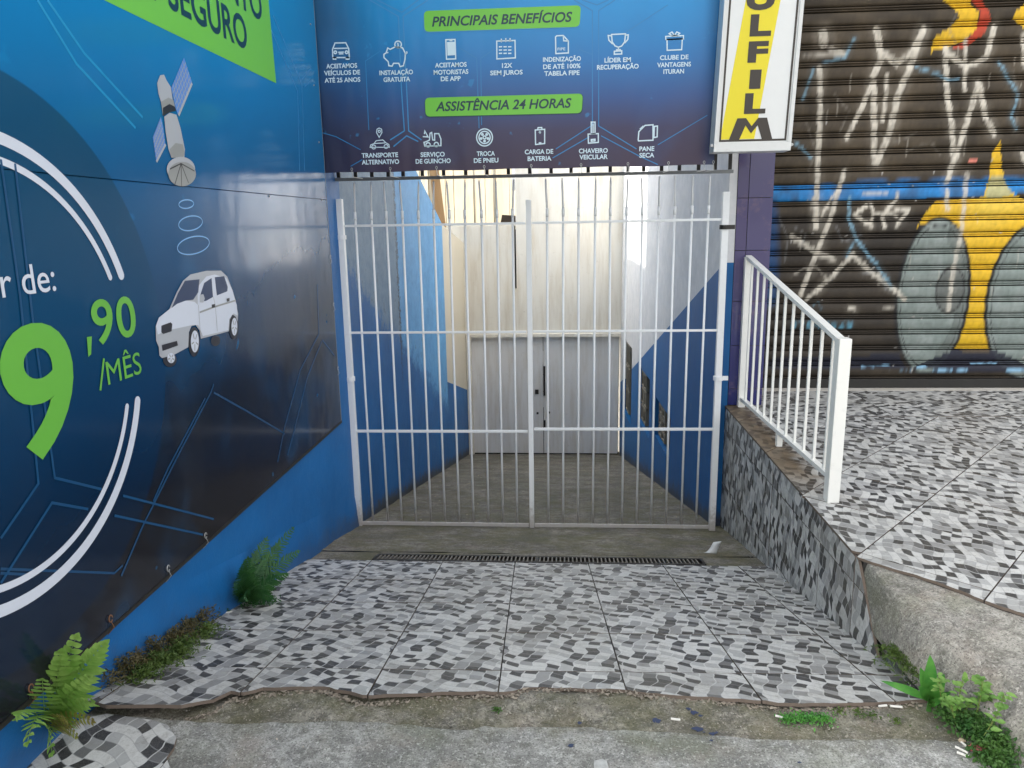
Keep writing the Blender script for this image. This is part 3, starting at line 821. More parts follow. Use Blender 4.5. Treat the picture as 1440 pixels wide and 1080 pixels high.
def ell(cx, cy, rx, ry, soft=.01):
    c = s2(cx, cy); a = s2(cx+rx, cy)[0]-c[0]; b = c[1]-s2(cx, cy+ry)[1]
    r = np.hypot((GX-c[0])/a, (GZ-c[1])/b); return np.clip((1-r)*min(a, b)/soft+.5, 0, 1), r, min(a, b)
c4 = lambda *p: [(960+a/3, b/3) for a, b in p]
c3 = lambda *p: [(1080+a/4, 180+b/4) for a, b in p]
c8 = lambda *p: [(960+a/3, 340+b/3) for a, b in p]
YEL = (.66, .40, .018); WHI = (.60, .55, .46); LBL = (.20, .36, .46)
# blue band and blue spray
band = inpoly([(1070, 261), (1090, 261), (1250, 258), (1470, 251), (1470, 272), (1250, 282), (1090, 284), (1070, 284)])
paint(band*np.clip(n2*1.2+.35, 0, 1), (.02, .20, .50)); paint(inpoly([(1150, 256), (1470, 246), (1470, 256), (1150, 263)])*np.clip(n2*1.6-.4, 0, 1), (.02, .14, .35))
paint(pl([(1080, 295), (1082, 360), (1080, 420)], .13, .06)*.7, (.01, .08, .24))
# yellow body, spike and flame
paint(inpoly(c4((1090,-60),(1090,0),(1145,40),(1165,75),(1130,110),(1060,160),(1040,222),(1100,207),(1190,172),(1235,120),(1248,60),(1212,20),(1215,-60))), YEL)
paint(inpoly(c4((1213,-60),(1213,0),(1252,50),(1238,120),(1190,175),(1120,207),(1130,215),(1200,195),(1262,150),(1295,90),(1282,40),(1255,0),(1255,-60))), (.42,.05,.02))
paint(inpoly(c4((1385,75),(1410,40),(1440,15),(1520,-10),(1520,150),(1440,120),(1410,100))), YEL)
body = c3((1302,75),(1308,200),(1320,280),(1345,340),(1390,385),(1440,400),(1640,400),(1640,560),(1440,575))+c8((1320,100),(1290,250),(1300,380),(1325,455),(1290,470),(1190,465),(1125,440),(1140,400),(1175,330),(1190,120))+c3((1080,620),(1010,540),(930,525),(835,555),(880,480),(940,410),(1060,402),(1205,392),(1240,280),(1250,150))
m = inpoly(body); paint(m, YEL); paint(m*np.clip(n1*1.4-.6, 0, 1), (.75,.56,.10)); paint(m*np.clip((GZ < s2(1350, 440)[1])*.6, 0, 1), (.55,.34,.01))
paint(inpoly(c3((1225,350),(1250,270),(1320,280),(1370,370),(1300,395),(1215,392)))*.6, (.30,.40,.32))
# the two big round shapes
for (cx_, cy_, rx_, ry_) in ((1310, 418, 48, 105), (1452, 423, 64, 107)):
    m, r, k = ell(cx_, cy_, rx_+5, ry_+3); paint(m, (.02,.02,.02))
    m, r, k = ell(cx_, cy_, rx_, ry_); paint(m, (.19,.225,.205)); paint(m*np.clip(n2*1.3-.5, 0, 1), (.27,.30,.28))
    paint(m*np.clip(1-np.abs(r-.93)/.018, 0, 1), (.03,.03,.03))
    paint(m*(GX > s2(cx_+12, cy_)[0])*(r > .75)*.5, (.08,.09,.08))
m, r, k = ell(1335, 408, 21, 34); paint(m, (.12,.13,.12)); paint(m*np.clip(1-np.abs(r-.93)/.08, 0, 1), (.02,.02,.02))
# dark foot with light blue lines
paint(inpoly([(1070,505),(1262,497),(1275,520),(1330,495),(1345,490),(1400,492),(1440,512),(1480,512),(1480,520),(1070,520)])*.9, (.014,.016,.03))
for a, b, y in ((1212,1250,514),(1215,1280,523),(1312,1357,521),(1365,1400,511),(1415,1480,520),(1290,1300,516)):
    paint(pl([(a, y), (b, y-1)], .018)*np.clip(n3*1.8, 0, 1), (.22,.40,.55))
# white tags
def W_(pts, w, col=WHI, op=.92):
    paint(pl(pts, w*2.2, .05)*n2, col, .16*op)                 # overspray halo
    paint(pl(pts, w*.86, .010)*np.clip(.55+n3*.9, 0, 1), col, op)
W_(c4((590,140),(592,188)), .075, op=.7); W_(c4((500,245),(680,228)), .03, op=.6); W_(c4((620,205),(675,228)), .05, op=.5)
W_(c4((575,285),(578,450),(568,700),(560,960)), .045)
W_(c4((815,125),(835,250),(800,320)), .055); W_(c4((838,225),(900,270),(965,225),(1015,118)), .05); W_(c4((1008,130),(955,290),(905,400),(870,560),(815,690)), .055)
W_(c4((803,350),(805,690)), .05); W_(c4((800,350),(745,470),(690,580)), .04); W_(c4((858,318),(855,400),(842,510)), .032)
W_(c4((1105,205),(1110,380),(1135,560),(1138,680),(1112,770)), .045); W_(c4((1190,170),(1185,385)), .032); W_(c4((1310,115),(1275,245),(1195,285),(1110,225)), .045)
W_(c4((1245,350),(1200,500),(1140,690)), .045); W_(c4((1245,350),(1275,500),(1312,565)), .045); W_(c4((1430,150),(1436,290)), .03, op=.8)
W_(c4((1430,650),(1440,680)), .05, op=.8)
for p in (((720,165),(680,250),(590,265)), ((1330,265),(1380,350),(1412,400),(1382,500),(1402,545)), ((980,285),(1060,310),(1120,340),(1160,335)), ((550,290),(505,420)), ((470,600),(540,665))):
    W_(c4(*p), .022, LBL, .75)
W_(c3((425,240),(400,330),(345,520),(290,650),(240,780),(180,940)), .042); W_(c3((262,400),(267,560)), .05)
W_(c3((310,480),(350,400),(385,360)), .02); W_(c3((300,500),(320,440),(360,470)), .018)
W_(c3((130,610),(270,700),(365,738)), .05, op=.75); W_(c3((475,705),(400,790),(330,860),(215,962)), .042, op=.85); W_(c3((475,720),(600,830),(700,900),(765,965)), .042, op=.85)
W_(c3((455,400),(450,510),(500,640),(600,760),(690,890)), .028, LBL, .85); W_(c3((480,640),(440,720)), .022, LBL, .8)
W_(c3((535,370),(665,375)), .032, op=.6); W_(c3((550,435),(480,490),(580,548)), .034); W_(c3((575,430),(590,490),(570,545)), .024); W_(c3((690,430),(640,490),(655,560)), .034); W_(c3((600,480),(690,490)), .022)
W_(c3((722,365),(722,400),(660,470),(720,500)), .026); W_(c3((715,455),(785,465),(718,552)), .034)
W_(c3((1000,350),(1005,460)), .036); W_(c3((1115,255),(1110,300),(1095,470),(1080,600),(1050,740),(1030,850),(1010,1020)), .040, op=.75)
W_(c3((130,830),(200,790),(270,780),(330,850)), .016, op=.35)
W_(c3((455,1015),(485,1022)), .03, op=.9); W_(c3((620,1020),(700,1005)), .016, op=.5)
paint(inpoly(c3((1117,168),(1172,166),(1170,194),(1118,196))), (.75,.24,.18))
# older, half covered marks
for q in (((820,560),(900,600),(985,560)), ((1150,60),(1120,130),(1160,200)), ((640,400),(700,470),(660,560)), ((1390,300),(1420,420),(1395,560)), ((940,640),(1040,600),(1090,660)), ((520,520),(560,640),(530,720))):
    W_(c4(*q), .016, (.20,.18,.15), .5)
for q in (((150,560),(210,600),(180,680)), ((520,820),(620,800),(660,900)), ((60,500),(110,620),(90,760)), ((380,560),(420,640),(520,600))):
    W_(c3(*q), .014, (.22,.22,.22), .45)
for _ in range(26):                                             # drips
    x, z = rng.uniform(1.7, 3.9), rng.uniform(1.0, 3.0); L_ = rng.uniform(.04, .16)
    paint(((np.abs(GX-x) < .006) & (GZ < z) & (GZ > z-L_)).astype(float), WHI, .28)
# little light blue number low on the left
segs = {'2': [(0,1),(.6,1),(.6,.5),(0,.5),(0,0),(.6,0)], '6': [(.6,1),(0,1),(0,0),(.6,0),(.6,.5),(0,.5)], '3': [(0,1),(.6,1),(.3,.55),(.6,.5),(.6,0),(0,0)], '5': [(.6,1),(0,1),(0,.5),(.6,.5),(.6,0),(0,0)], '7': [(0,1),(.6,1),(.2,0)], '9': [(.6,.5),(0,.5),(0,1),(.6,1),(.6,0),(0,0)], '1': [(.3,1),(.3,0)], '4': [(0,1),(0,.5),(.6,.5),(.6,1),(.6,0)]}
x0 = 1112
for ch in '57942635':
    W_([(x0+a*9+b*1.5, 460-b*8) for a, b in segs[ch]], .012, (.12,.34,.46), .8); x0 += 11.2
W_([(1142,430),(1150,424),(1154,434),(1144,437)], .010, LBL, .4)
# specks and worn paint
for _ in range(70):
    x, z = rng.uniform(SX0, 4.0), rng.uniform(.35, 2.6); r = np.hypot(GX-x, (GZ-z)*1.3); paint((r < rng.uniform(.004, .011)).astype(float)*.8, (.45,.43,.40))
C *= (.86+.28*n3[..., None])
slot = np.tile(np.array([1 if p_[1] > .005 else 0 for p_ in prof], float), nsl)[:, None, None]     # bottoms of the seams are set near black
C[:] = C*(1-slot)+np.array([.004, .0035, .003])*slot
n_ = NT('shutter slat paint'); va = n_.t.nodes.new('ShaderNodeVertexColor'); va.layer_name = 'paint'
dirt = n_.noise(n_.scalev(n_.pos(), (.6, 1, 5)), 5, 5, .7)
col = n_.mix(n_.mul(n_.step(dirt, .45, .75), .35), va.outputs['Color'], n_.mix(.5, va.outputs['Color'], (.05,.04,.03)))
fz = n_.noise(n_.pos(), 140, 3); n_.bump(fz, .1, .002)
MAT['slat'] = n_.fin(col, n_.add(.40, n_.mul(dirt, .25)), .0, 0, .3)
sh = empty('roller_shutter', (3, SY, SZ0), label='closed dark roller shutter covered in yellow, white and blue graffiti', cat='shutter')
npf = len(prof); nxx = len(XS)
fs = [(r*nxx+i, r*nxx+i+1, (r+1)*nxx+i+1, (r+1)*nxx+i) for r in range(npf-1) for i in range(nxx-1)]
loops = np.array(fs).ravel()
for k in range(nsl):
    vs = []
    yo = random.uniform(-.001, .001)
    for z, yy in prof:
        for x in XS: vs.append((x, SY+yy+yo, SZ0+k*PITCH+z))
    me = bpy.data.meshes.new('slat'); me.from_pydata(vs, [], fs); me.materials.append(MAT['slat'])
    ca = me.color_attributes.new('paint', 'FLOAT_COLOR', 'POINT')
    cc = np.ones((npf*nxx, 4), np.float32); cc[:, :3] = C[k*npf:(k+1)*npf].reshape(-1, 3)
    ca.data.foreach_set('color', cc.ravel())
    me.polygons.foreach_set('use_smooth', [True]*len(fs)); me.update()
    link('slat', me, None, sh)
mb = MB(); mb.box((SX0, SY-.022, LZ+.003), (SX1, SY+.02, SZ0-.002)); mb.build('bottom_bar', MAT['dark_metal'], sh, bevel=.004)
mb = MB(); mb.box((SX0, SY+.06, LZ), (SX1, SY+.075, 3.5)); mb.build('back_plate', MAT['dark'], sh)

#=====================================================================  OBJECTS
# ---- the big printed panel on the left wall
ap = empty('advertising_panel', (PX, 3, 1.5), label='large glossy blue printed panel with lime price lettering on the blue side wall', cat='billboard')
P0, P1, PB, PS, PT = .55, 5.088, .232, 1.775, 3.75
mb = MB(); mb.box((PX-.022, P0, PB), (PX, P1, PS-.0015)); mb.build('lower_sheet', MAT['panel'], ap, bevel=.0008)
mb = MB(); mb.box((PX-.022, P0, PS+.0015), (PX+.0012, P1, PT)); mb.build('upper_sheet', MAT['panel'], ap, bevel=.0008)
mb = MB()
mb.box((PX-.028, P0, PB-.016), (PX+.003, P1+.006, PB-.001)); mb.build('bottom_trim', MAT['dark_metal'], ap)
mb = MB(); mb.box((PX-.028, P1+.001, PB-.001), (PX+.002, P1+.005, PT)); mb.build('side_trim', MAT['grey_metal'], ap)
for (px, py, c) in ((288,756,'wire'), (235,800,'wire'), (154,874,'rust'), (42,973,'rust'), (458,362,'wire'), (463,430,'wire'), (471,520,'wire')):
    p = onX(px, py, PX); m2 = MB()
    if px > 440: y0, z0 = P1-.012, p.z
    else: y0, z0 = p.y, PB+.03
    m2.tube([(PX+.006, y0+.010*math.cos(t), z0+.013*math.sin(t)) for t in [i*.7 for i in range(9)]], .0022, 5)
    m2.tube([(PX+.006, y0, z0-.012), (PX+.012, y0+.004, z0-.035), (PX-.01, y0-.004, z0-.06)], .0016, 5)
    m2.build('wire_tie', MAT[c], ap)
for (px, py) in ((378,276),(452,281),(436,34),(441,120),(448,200)):
    p = onX(px, py, PX); m2 = MB(); m2.tube([(PX+.001, min(p.y, P1-.01), p.z), (PX+.006, min(p.y, P1-.01), p.z)], .005, 8); m2.build('rivet', MAT['wire'], ap)
pp = panel.to
# faint network lines of the print
def lines(fr, lst, w, l, mat, parent, name='printed_line'):
    m = MB()
    for q in lst: stroke2(fr, [fr.to(*p) for p in q], w, l, m)
    return tag(m.build(name, MAT[mat], parent), kind='stuff')
MAT['pline_up'] = flat('printed soft sky line', (.012,.26,.50))
lines(panel, [[(52,0),(107,90),(190,180)], [(66,0),(118,75),(200,165)]], .010, 1.8, 'pline_up', ap)
lines(panel, [[(384,22),(424,118),(428,240)], [(381,42),(418,128),(421,240)], [(424,112),(437,96)], [(428,122),(438,112)]], .009, 1.8, 'pline_hi', ap)
MAT['pline_in'] = flat('printed inner line', (.004,.062,.16))
lines(panel, [[(0,224),(27,415),(53,680),(0,757)], [(20,230),(45,450),(76,672),(142,688)], [(172,697),(300,730)], [(0,820),(72,707),(123,716)], [(160,725),(285,752)]], .009, 2.6, 'pline_in', ap)
lines(panel, [[(300,540),(296,552),(250,640),(200,740),(170,810)], [(288,560),(235,660),(215,705)], [(300,552),(350,580),(400,610)]], .010, 1.8, 'pline_dim', ap)
lines(panel, [[(448,470),(422,520),(400,600),(390,650)], [(452,480),(432,530),(412,610),(404,640)], [(448,470),(446,400)], [(453,478),(470,500)]], .012, 1.8, 'pline', ap)
lines(panel, [[(0,800),(160,806),(172,795)], [(0,806),(40,808)]], .008, 1.8, 'pline_dim', ap)
# printed ring arcs
YC, ZC = 1.987, 1.2
def arc(r, w, aa, bb, l=2.5):
    m = MB(); a0, b0 = aa, bb
    stroke2(panel, [(YC+r*math.cos(R_(a0+(b0-a0)*i/60)), ZC+r*math.sin(R_(a0+(b0-a0)*i/60))) for i in range(61)], w, l, m)
    for a in (a0, b0): poly2(panel, circ(YC+r*math.cos(R_(a)), ZC+r*math.sin(R_(a)), w/2, n=12), l+.15, m)
    m.build('printed_ring', MAT['pwhite'], ap)
def ang(px, py): a = pp(px, py); return math.degrees(math.atan2(a[1]-ZC, a[0]-YC))
arc(.6725, .036, ang(168, 388), 200); arc(.6085, .022, ang(153, 391), 200)
arc(.6725, .036, ang(194, 564), -160); arc(.6085, .022, ang(180, 572), -160)
# lettering
a = pp(78, 407)
text2(panel, 'A partir de:', 0, pp(45,413)[1], pp(40,369)[1]-pp(40,413)[1]-.004, 3, MAT['pwhite'], ap, right=a[0], xs=1.03, bold=.004)
def box_text(body, l_, t_, r_, b_, mat, bold=.0, l=3):
    """l_, t_, r_, b_: picture points at the left, top, right and bottom extremes of the glyphs"""
    u0, u1, v0, v1 = pp(*l_)[0], pp(*r_)[0], pp(*b_)[1], pp(*t_)[1]
    c = bpy.data.curves.new('t', 'FONT'); c.body = body; c.offset = bold; c.resolution_u = 6
    o = bpy.data.objects.new('t', c); COL.objects.link(o); dg = bpy.context.evaluated_depsgraph_get(); me = bpy.data.meshes.new_from_object(o.evaluated_get(dg))
    bpy.data.objects.remove(o)
    X = [v.co.x for v in me.vertices]; Y_ = [v.co.y for v in me.vertices]
    for v in me.vertices: v.co = panel.P(u0+(v.co.x-min(X))/(max(X)-min(X))*(u1-u0), v0+(v.co.y-min(Y_))/(max(Y_)-min(Y_))*(v1-v0), l)
    me.materials.clear(); return link('price_figure', me, MAT[mat], ap)
box_text('9', (-2,520), (50,453), (108,560), (40,655), 'lime2', .022)
box_text('9', (128,450), (143,420), (158,450), (143,485), 'lime2', .012)
box_text('0', (163,450), (178,416), (190,450), (178,475), 'lime2', .012)
m = MB(); poly2(panel, [pp(121,474), pp(128,473), pp(127,498), pp(123,502)], 3, m); m.build('price_figure', MAT['lime2'], ap)
a, b = pp(151,540), pp(199,527)
text2(panel, 'MÊS', a[0], pp(155,540)[1], pp(155,507)[1]-pp(155,540)[1], 3, MAT['lime2'], ap, u1=b[0], bold=.0, name='lettering')
m = MB(); stroke2(panel, [pp(140,549), pp(145,504)], .010, 3, m); m.build('lettering', MAT['lime2'], ap)
# lime band with the headline
g = [pp(148,0), pp(388,118)]
gz = (g[0][1]+g[1][1])/2
m = MB(); poly2(panel, [(P0, gz), (g[1][0], gz), (pp(380,0)[0]-.06, 3.45), (P0, 3.45)], 2, m); m.build('lime_band', MAT['lime'], ap)
capS = pp(338,23)[1]-pp(338,68)[1]
a = pp(348,70); bb_ = pp(237,14)
uS = bb_[0]; uE = a[0]
o = text2(panel, 'SEGURO', uS, pp(345,70)[1], capS, 3, MAT['ink'], ap, u1=uE, bold=.018)
text2(panel, 'COM', 0, pp(345,70)[1], capS, 3, MAT['ink'], ap, right=uS-.10, bold=.018, xs=.95)
text2(panel, 'RASTREAMENTO', 0, pp(362,27)[1], capS, 3, MAT['ink'], ap, right=pp(368,20)[0], bold=.018, xs=.95)
# printed satellite
c1 = lambda *q: [pp(180+a/3.6, 60+b/3.6) for a, b in q]
def P(name, mat, pts, l=3): m = MB(); poly2(panel, pts, l, m); return m.build(name, MAT[mat], ap)
P('satellite_print', 'pcell', c1((280,75),(320,200),(250,365),(240,340),(215,230))); P('satellite_print', 'pcell', c1((163,375),(175,430),(185,515),(140,603),(122,480)))
m = MB()
for i in range(1, 8):
    t = i/8
    A, B = c1((280,75),(215,230)), c1((320,200),(250,365)); lp = lambda p, q, t: (p[0]+(q[0]-p[0])*t, p[1]+(q[1]-p[1])*t)
    stroke2(panel, [lp(A[0], A[1], t), lp(B[0], B[1], t)], .0035, 3.4, m)
    A, B = c1((163,375),(122,480)), c1((185,515),(140,603)); stroke2(panel, [lp(A[0], A[1], t), lp(B[0], B[1], t)], .003, 3.4, m)
for t in (.2, .4, .6, .8):
    A, B = c1((280,75),(320,200)), c1((215,230),(250,365)); stroke2(panel, [lp(A[0], A[1], t), lp(B[0], B[1], t)], .0035, 3.4, m)
    A, B = c1((163,375),(185,515)), c1((122,480),(140,603)); stroke2(panel, [lp(A[0], A[1], t), lp(B[0], B[1], t)], .003, 3.4, m)
stroke2(panel, c1((320,205),(252,368)), .012, 3.5, m); stroke2(panel, c1((186,515),(140,603)), .010, 3.5, m)
tag(m.build('satellite_print', MAT['plgrey'], ap), kind='stuff')
P('satellite_print', 'plgrey', c1((158,165),(178,162),(190,190),(212,225),(222,290),(200,280),(162,300),(150,260),(143,205),(150,185)), 3.8)
P('satellite_print', 'pgrey', c1((162,300),(200,278),(225,290),(238,345),(205,352),(172,372)), 4)
P('satellite_print', 'pdark', c1((172,330),(205,310),(232,325),(238,345),(205,352),(172,372)), 4.3)
P('satellite_print', 'plgrey', c1((178,375),(205,355),(240,365),(260,430),(283,540),(280,580),(215,583),(200,540),(185,450)), 4.5)
P('satellite_print', 'pgrey', c1((205,540),(235,508),(272,515),(282,560),(275,578),(215,583)), 4.8)
P('satellite_print', 'plgrey', [pp(180+x/3.6, 60+y/3.6) for x, y in circ(262, 640, 72, 62)], 5.1)
P('satellite_print', 'pgrey', [pp(180+x/3.6, 60+y/3.6) for x, y in circ(268, 665, 70, 62)], 5.4)
m = MB()
for e in ((205,640),(230,720),(265,730),(300,710),(330,650)): stroke2(panel, c1((262,612), e), .005, 5.7, m)
m.build('satellite_print', MAT['pdark'], ap)
m = MB()
for (cx_, cy_, rx_, ry_, ro) in ((261,287,10.5,6,-5), (267,314,17,10,-12), (271,345,23,12,-14)):
    stroke2(panel, [pp(x, y) for x, y in circ(cx_, cy_, rx_, ry_, 36, rot=ro)], .005, 3, m, closed=True)
m.build('signal_rings', MAT['plight'], ap)
# printed car (traced from the print, in crop units of 3.375 px)
c7 = lambda *q: [pp(200+a/3.375, 340+b/3.375) for a, b in q]
CAR = lambda mat, pts, l: P('car_print', mat, c7(*pts), l)
for (x, y, rx, ry) in ((128,560,32,34), (243,475,27,70), (432,405,22,58), (345,470,22,25)):
    P('car_print', 'pdark', [pp(200+a/3.375, 340+b/3.375) for a, b in circ(x, y, rx, ry)], 3.0)
CAR('plgrey', [(62,470),(60,400),(75,360),(125,320),(160,240),(190,185),(225,155),(300,138),(370,137),(400,165),(425,230),(440,290),(452,340),(450,380),(440,355),(425,345),(412,370),(408,425),(275,460),(268,420),(250,395),(230,400),(218,430),(215,500),(150,535),(90,552),(78,540),(75,500)], 3.4)
CAR('pwhite', [(75,360),(125,320),(160,292),(200,278),(245,285),(260,300),(262,395),(235,395),(120,420),(70,440),(62,400)], 3.7)
CAR('pwhite', [(258,215),(300,165),(340,155),(395,172),(425,230),(445,300),(448,350),(430,340),(410,365),(405,420),(280,448),(262,395)], 3.8)
CAR('pglass', [(135,315),(165,245),(198,185),(268,178),(262,240),(238,275),(200,280),(160,295)], 4.0)
CAR('pglass', [(272,250),(290,195),(325,172),(332,262),(300,280),(275,285)], 4.1); CAR('pglass', [(340,168),(385,163),(402,215),(400,235),(350,255)], 4.1)
CAR('pdark', [(86,398),(130,382),(138,390),(135,425),(95,438),(86,430)], 4.2); CAR('pdark', [(88,490),(160,470),(165,492),(92,518)], 4.2)
CAR('plgrey', [(70,450),(210,400),(215,430),(210,480),(170,500),(168,465),(85,485),(85,520),(165,498),(150,535),(92,548),(76,500)], 4.0)
CAR('pdark', [(88,490),(160,470),(165,492),(92,518)], 4.5)
for (x, y, rx, ry) in ((245,473,19,52), (433,403,14,42), (132,552,18,24)):
    P('car_print', 'pwhite', [pp(200+a/3.375, 340+b/3.375) for a, b in circ(x, y, rx, ry)], 4.6)
    m = MB()
    for k in range(5):
        t = R_(20+72*k); stroke2(panel, [pp(200+(x+rx*.25*math.cos(t))/3.375, 340+(y+ry*.25*math.sin(t))/3.375), pp(200+(x+rx*.85*math.cos(t))/3.375, 340+(y+ry*.85*math.sin(t))/3.375)], .006, 4.9, m)
    m.build('car_print', MAT['pgrey'], ap)
m = MB(); stroke2(panel, c7((268,335),(335,310),(440,278)), .008, 4.6, m); stroke2(panel, c7((333,262),(342,300),(352,425)), .003, 4.6, m); stroke2(panel, c7((262,300),(270,420),(282,448)), .003, 4.6, m)
m.build('car_print', MAT['pgrey'], ap)
for q in ([(325,298),(340,295),(340,312),(326,314)], [(396,270),(410,266),(410,282),(397,285)]): CAR('pdark', q, 4.9)
CAR('plgrey', [(268,252),(285,248),(292,270),(285,288),(268,288)], 4.9)

# ---- banner over the gate
bn = empty('banner', (-.3, BY, 2.5), label='blue printed service banner with white icons stretched above the white gate', cat='banner')
bl, br = banner.to(452, 243), banner.to(1003, 232)
BX0, BX1, BZ0, BZ1 = -1.612, br[0]+.005, (bl[1]+br[1])/2, 3.8
mb = MB(); nx, nz = 60, 34; vs = []
for j in range(nz+1):
    for i in range(nx+1):
        x = BX0+(BX1-BX0)*i/nx; z = BZ0+(BZ1-BZ0)*j/nz
        sag = .0025*math.sin(i/nx*math.pi*9)*max(0, 1-j/4) if j < 4 else 0
        vs.append((x, BY, z+sag))
mb.add(vs, [(j*(nx+1)+i, j*(nx+1)+i+1, (j+1)*(nx+1)+i+1, (j+1)*(nx+1)+i) for j in range(nz) for i in range(nx)])
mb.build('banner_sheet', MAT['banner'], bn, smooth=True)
bt = banner.to
def lines_b(lst, w, l, mat): 
    m = MB()
    for q in lst: stroke2(banner, [bt(*p) for p in q], w, l, m)
    return tag(m.build('printed_line', MAT[mat], bn), kind='stuff')
q4 = lambda *p: [(440+a/4.32, b/4.32) for a, b in p]
q5 = lambda *p: [(740+a/4.32, b/4.32) for a, b in p]
lines_b([q4((345,0),(520,100),(538,540),(556,795),(470,850)), q4((700,0),(548,100),(570,540),(582,795),(660,850)), q4((390,0),(540,75),(640,0)), q4((490,890),(570,825),(640,860))], .0075, 1, 'pline_hi')
MAT['pline_b'] = flat('printed banner line', (.022,.20,.46))
lines_b([q5((290,0),(402,65),(402,760),(180,905)), q5((540,0),(440,65),(440,765),(670,905)), q5((340,0),(430,30),(500,0)), q5((160,960),(385,830)), q5((455,825),(690,950),(800,1000))], .006, 1, 'pline_b')
lines_b([q4((0,790),(140,830),(290,910)), q4((410,310),(320,370),(340,790)), q4((890,290),(995,355),(1010,780)), q4((1100,300),(1020,355),(1025,760)), q5((320,300),(400,330)), q5((800,880),(1100,700)), q5((600,200),(860,30)), q4((300,970),(230,1010))], .005, 1, 'pline_b')
def T(body, x0, x1, yb, bold=.026, mat='bwhite', cap=6.6, shear=0.0, name='lettering', l=2):
    xm = (x0+x1)/2; a, b, c = bt(x0, yb), bt(x1, yb), bt(xm, yb-cap)
    return text2(banner, body, a[0], bt(xm, yb)[1], c[1]-bt(xm, yb)[1], l, MAT[mat], bn, u1=b[0], bold=bold, shear=shear, name=name)
for a in (('ACEITAMOS',459,502.5,96),('VEÍCULOS DE',456,506.7,105.6),('ATÉ 25 ANOS',456.7,507,115.8),('INSTALAÇÃO',533.8,581,105.2),('GRATUITA',539.5,577,115),
          ('ACEITAMOS',611.8,656.4,94.6),('MOTORISTAS',610,658.8,104.6),('DE APP',620,648,114),('12X',706,720.5,95.4),('SEM JUROS',689.5,735,105.4),
          ('INDENIZAÇÃO',763.6,816.9,86.5),('DE ATÉ 100%',763.8,816.4,96.6),('TABELA FIPE',765.5,815,106.2),('LÍDER EM',850,887,87.7),('RECUPERAÇÃO',839.5,898,97.3),
          ('CLUBE DE',928,968,84),('VANTAGENS',924,971.5,94.2),('ITURAN',932.8,961.8,103.8),
          ('TRANSPORTE',508.8,560,221.5),('ALTERNATIVO',509,561.5,231),('SERVIÇO',591.6,625.6,220.5),('DE GUINCHO',584.7,634,229.8),('TROCA',670.6,696,219.3),('DE PNEU',666.4,701,228.8),
          ('CARGA DE',738,778,216.6),('BATERIA',742,775.4,226.2),('CHAVEIRO',814,854.6,215.3),('VEICULAR',814.8,854.6,224),('PANE',899,920,212.5),('SECA',899,920,221.6)): T(*a)
def rbox(p, l, mat, r=.03):
    q = [Vector(bt(*x)) for x in p]; out = []; n = len(q)
    for i in range(n):
        a, b, c = q[i-1], q[i], q[(i+1) % n]; d1 = (a-b).normalized(); d2 = (c-b).normalized()
        for t in range(5):
            t /= 4; s0, s1 = b+d1*r, b+d2*r; out.append(tuple((1-t)**2*s0+2*t*(1-t)*b+t*t*s1))
    m = MB(); poly2(banner, out, l, m); return m.build('title_plate', MAT[mat], bn)
rbox([(595.2,15.8),(817.6,6.9),(815.6,38.6),(596,46.5)], 1.6, 'pline_hi'); rbox([(596,15.4),(817,7.4),(815,37.8),(597,45)], 2, 'lime')
rbox([(597,138),(820.3,131.5),(819,160.4),(598,165.4)], 1.6, 'ink'); rbox([(597.6,137.6),(819.6,131.6),(818,159),(598.6,164)], 2, 'lime')
T('PRINCIPAIS BENEFÍCIOS', 607.4, 804.8, 34.3, .022, 'ink', 14.2, .22, 'title_lettering', 3); T('ASSISTÊNCIA 24 HORAS', 612.5, 803.7, 154.2, .022, 'ink', 13.6, .22, 'title_lettering', 3)
def icon(strokes, polys=(), w=.0078):
    m = MB()
    for s_ in strokes:
        closed = s_[0] == 'c'; q = s_[1:] if closed else s_
        stroke2(banner, [bt(*p) for p in q], w, 2, m, closed=closed)
    for p in polys: poly2(banner, [bt(*x) for x in p], 2.2, m)
    return m.build('icon', MAT['bwhite'], bn)
E = lambda cx, cy, rx, ry=None, n=20, **k: ['c']+[(440+x/4.32, y/4.32) for x, y in circ(cx, cy, rx, ry or rx, n, **k)]
F = lambda cx, cy, rx, ry=None, n=20, **k: ['c']+[(740+x/4.32, y/4.32) for x, y in circ(cx, cy, rx, ry or rx, n, **k)]
icon([['c']+q4((120,300),(135,262),(200,260),(218,295),(222,350),(122,350)), q4((128,295),(212,293)), E(137,318,8), E(205,318,8), q4((155,318),(188,317)), q4((158,328),(186,327)), ['c']+q4((124,350),(124,360),(140,360),(140,350)), ['c']+q4((203,350),(203,360),(219,360),(219,350))])
icon([['c']+q4((455,292),(470,300),(500,285),(545,290),(562,325),(560,360),(550,400),(530,405),(522,385),(490,385),(482,402),(462,400),(458,375),(432,350),(432,330),(445,322)), E(518,270,20,20), q4((516,260),(519,282)), q4((562,330),(572,322),(570,312)), q4((452,318),(458,322))])
icon([['c']+q4((808,242),(864,240),(868,358),(812,360)), q4((830,247),(848,247))], [q4((815,256),(862,254),(864,335),(818,338))])
icon([['c']+q4((1117,250),(1228,246),(1230,352),(1118,358)), q4((1145,235),(1145,258)), q4((1172,232),(1172,256)), q4((1198,232),(1198,254))]+[q4((1130+28*i, 285+20*j), (1150+28*i, 284+20*j)) for i in range(3) for j in range(3)])
icon([['c']+q5((178,225),(185,218),(225,216),(256,250),(256,322),(180,326)), q5((225,218),(228,248),(255,250))]); T('FIPE', 784, 795, 71, .01, cap=4)
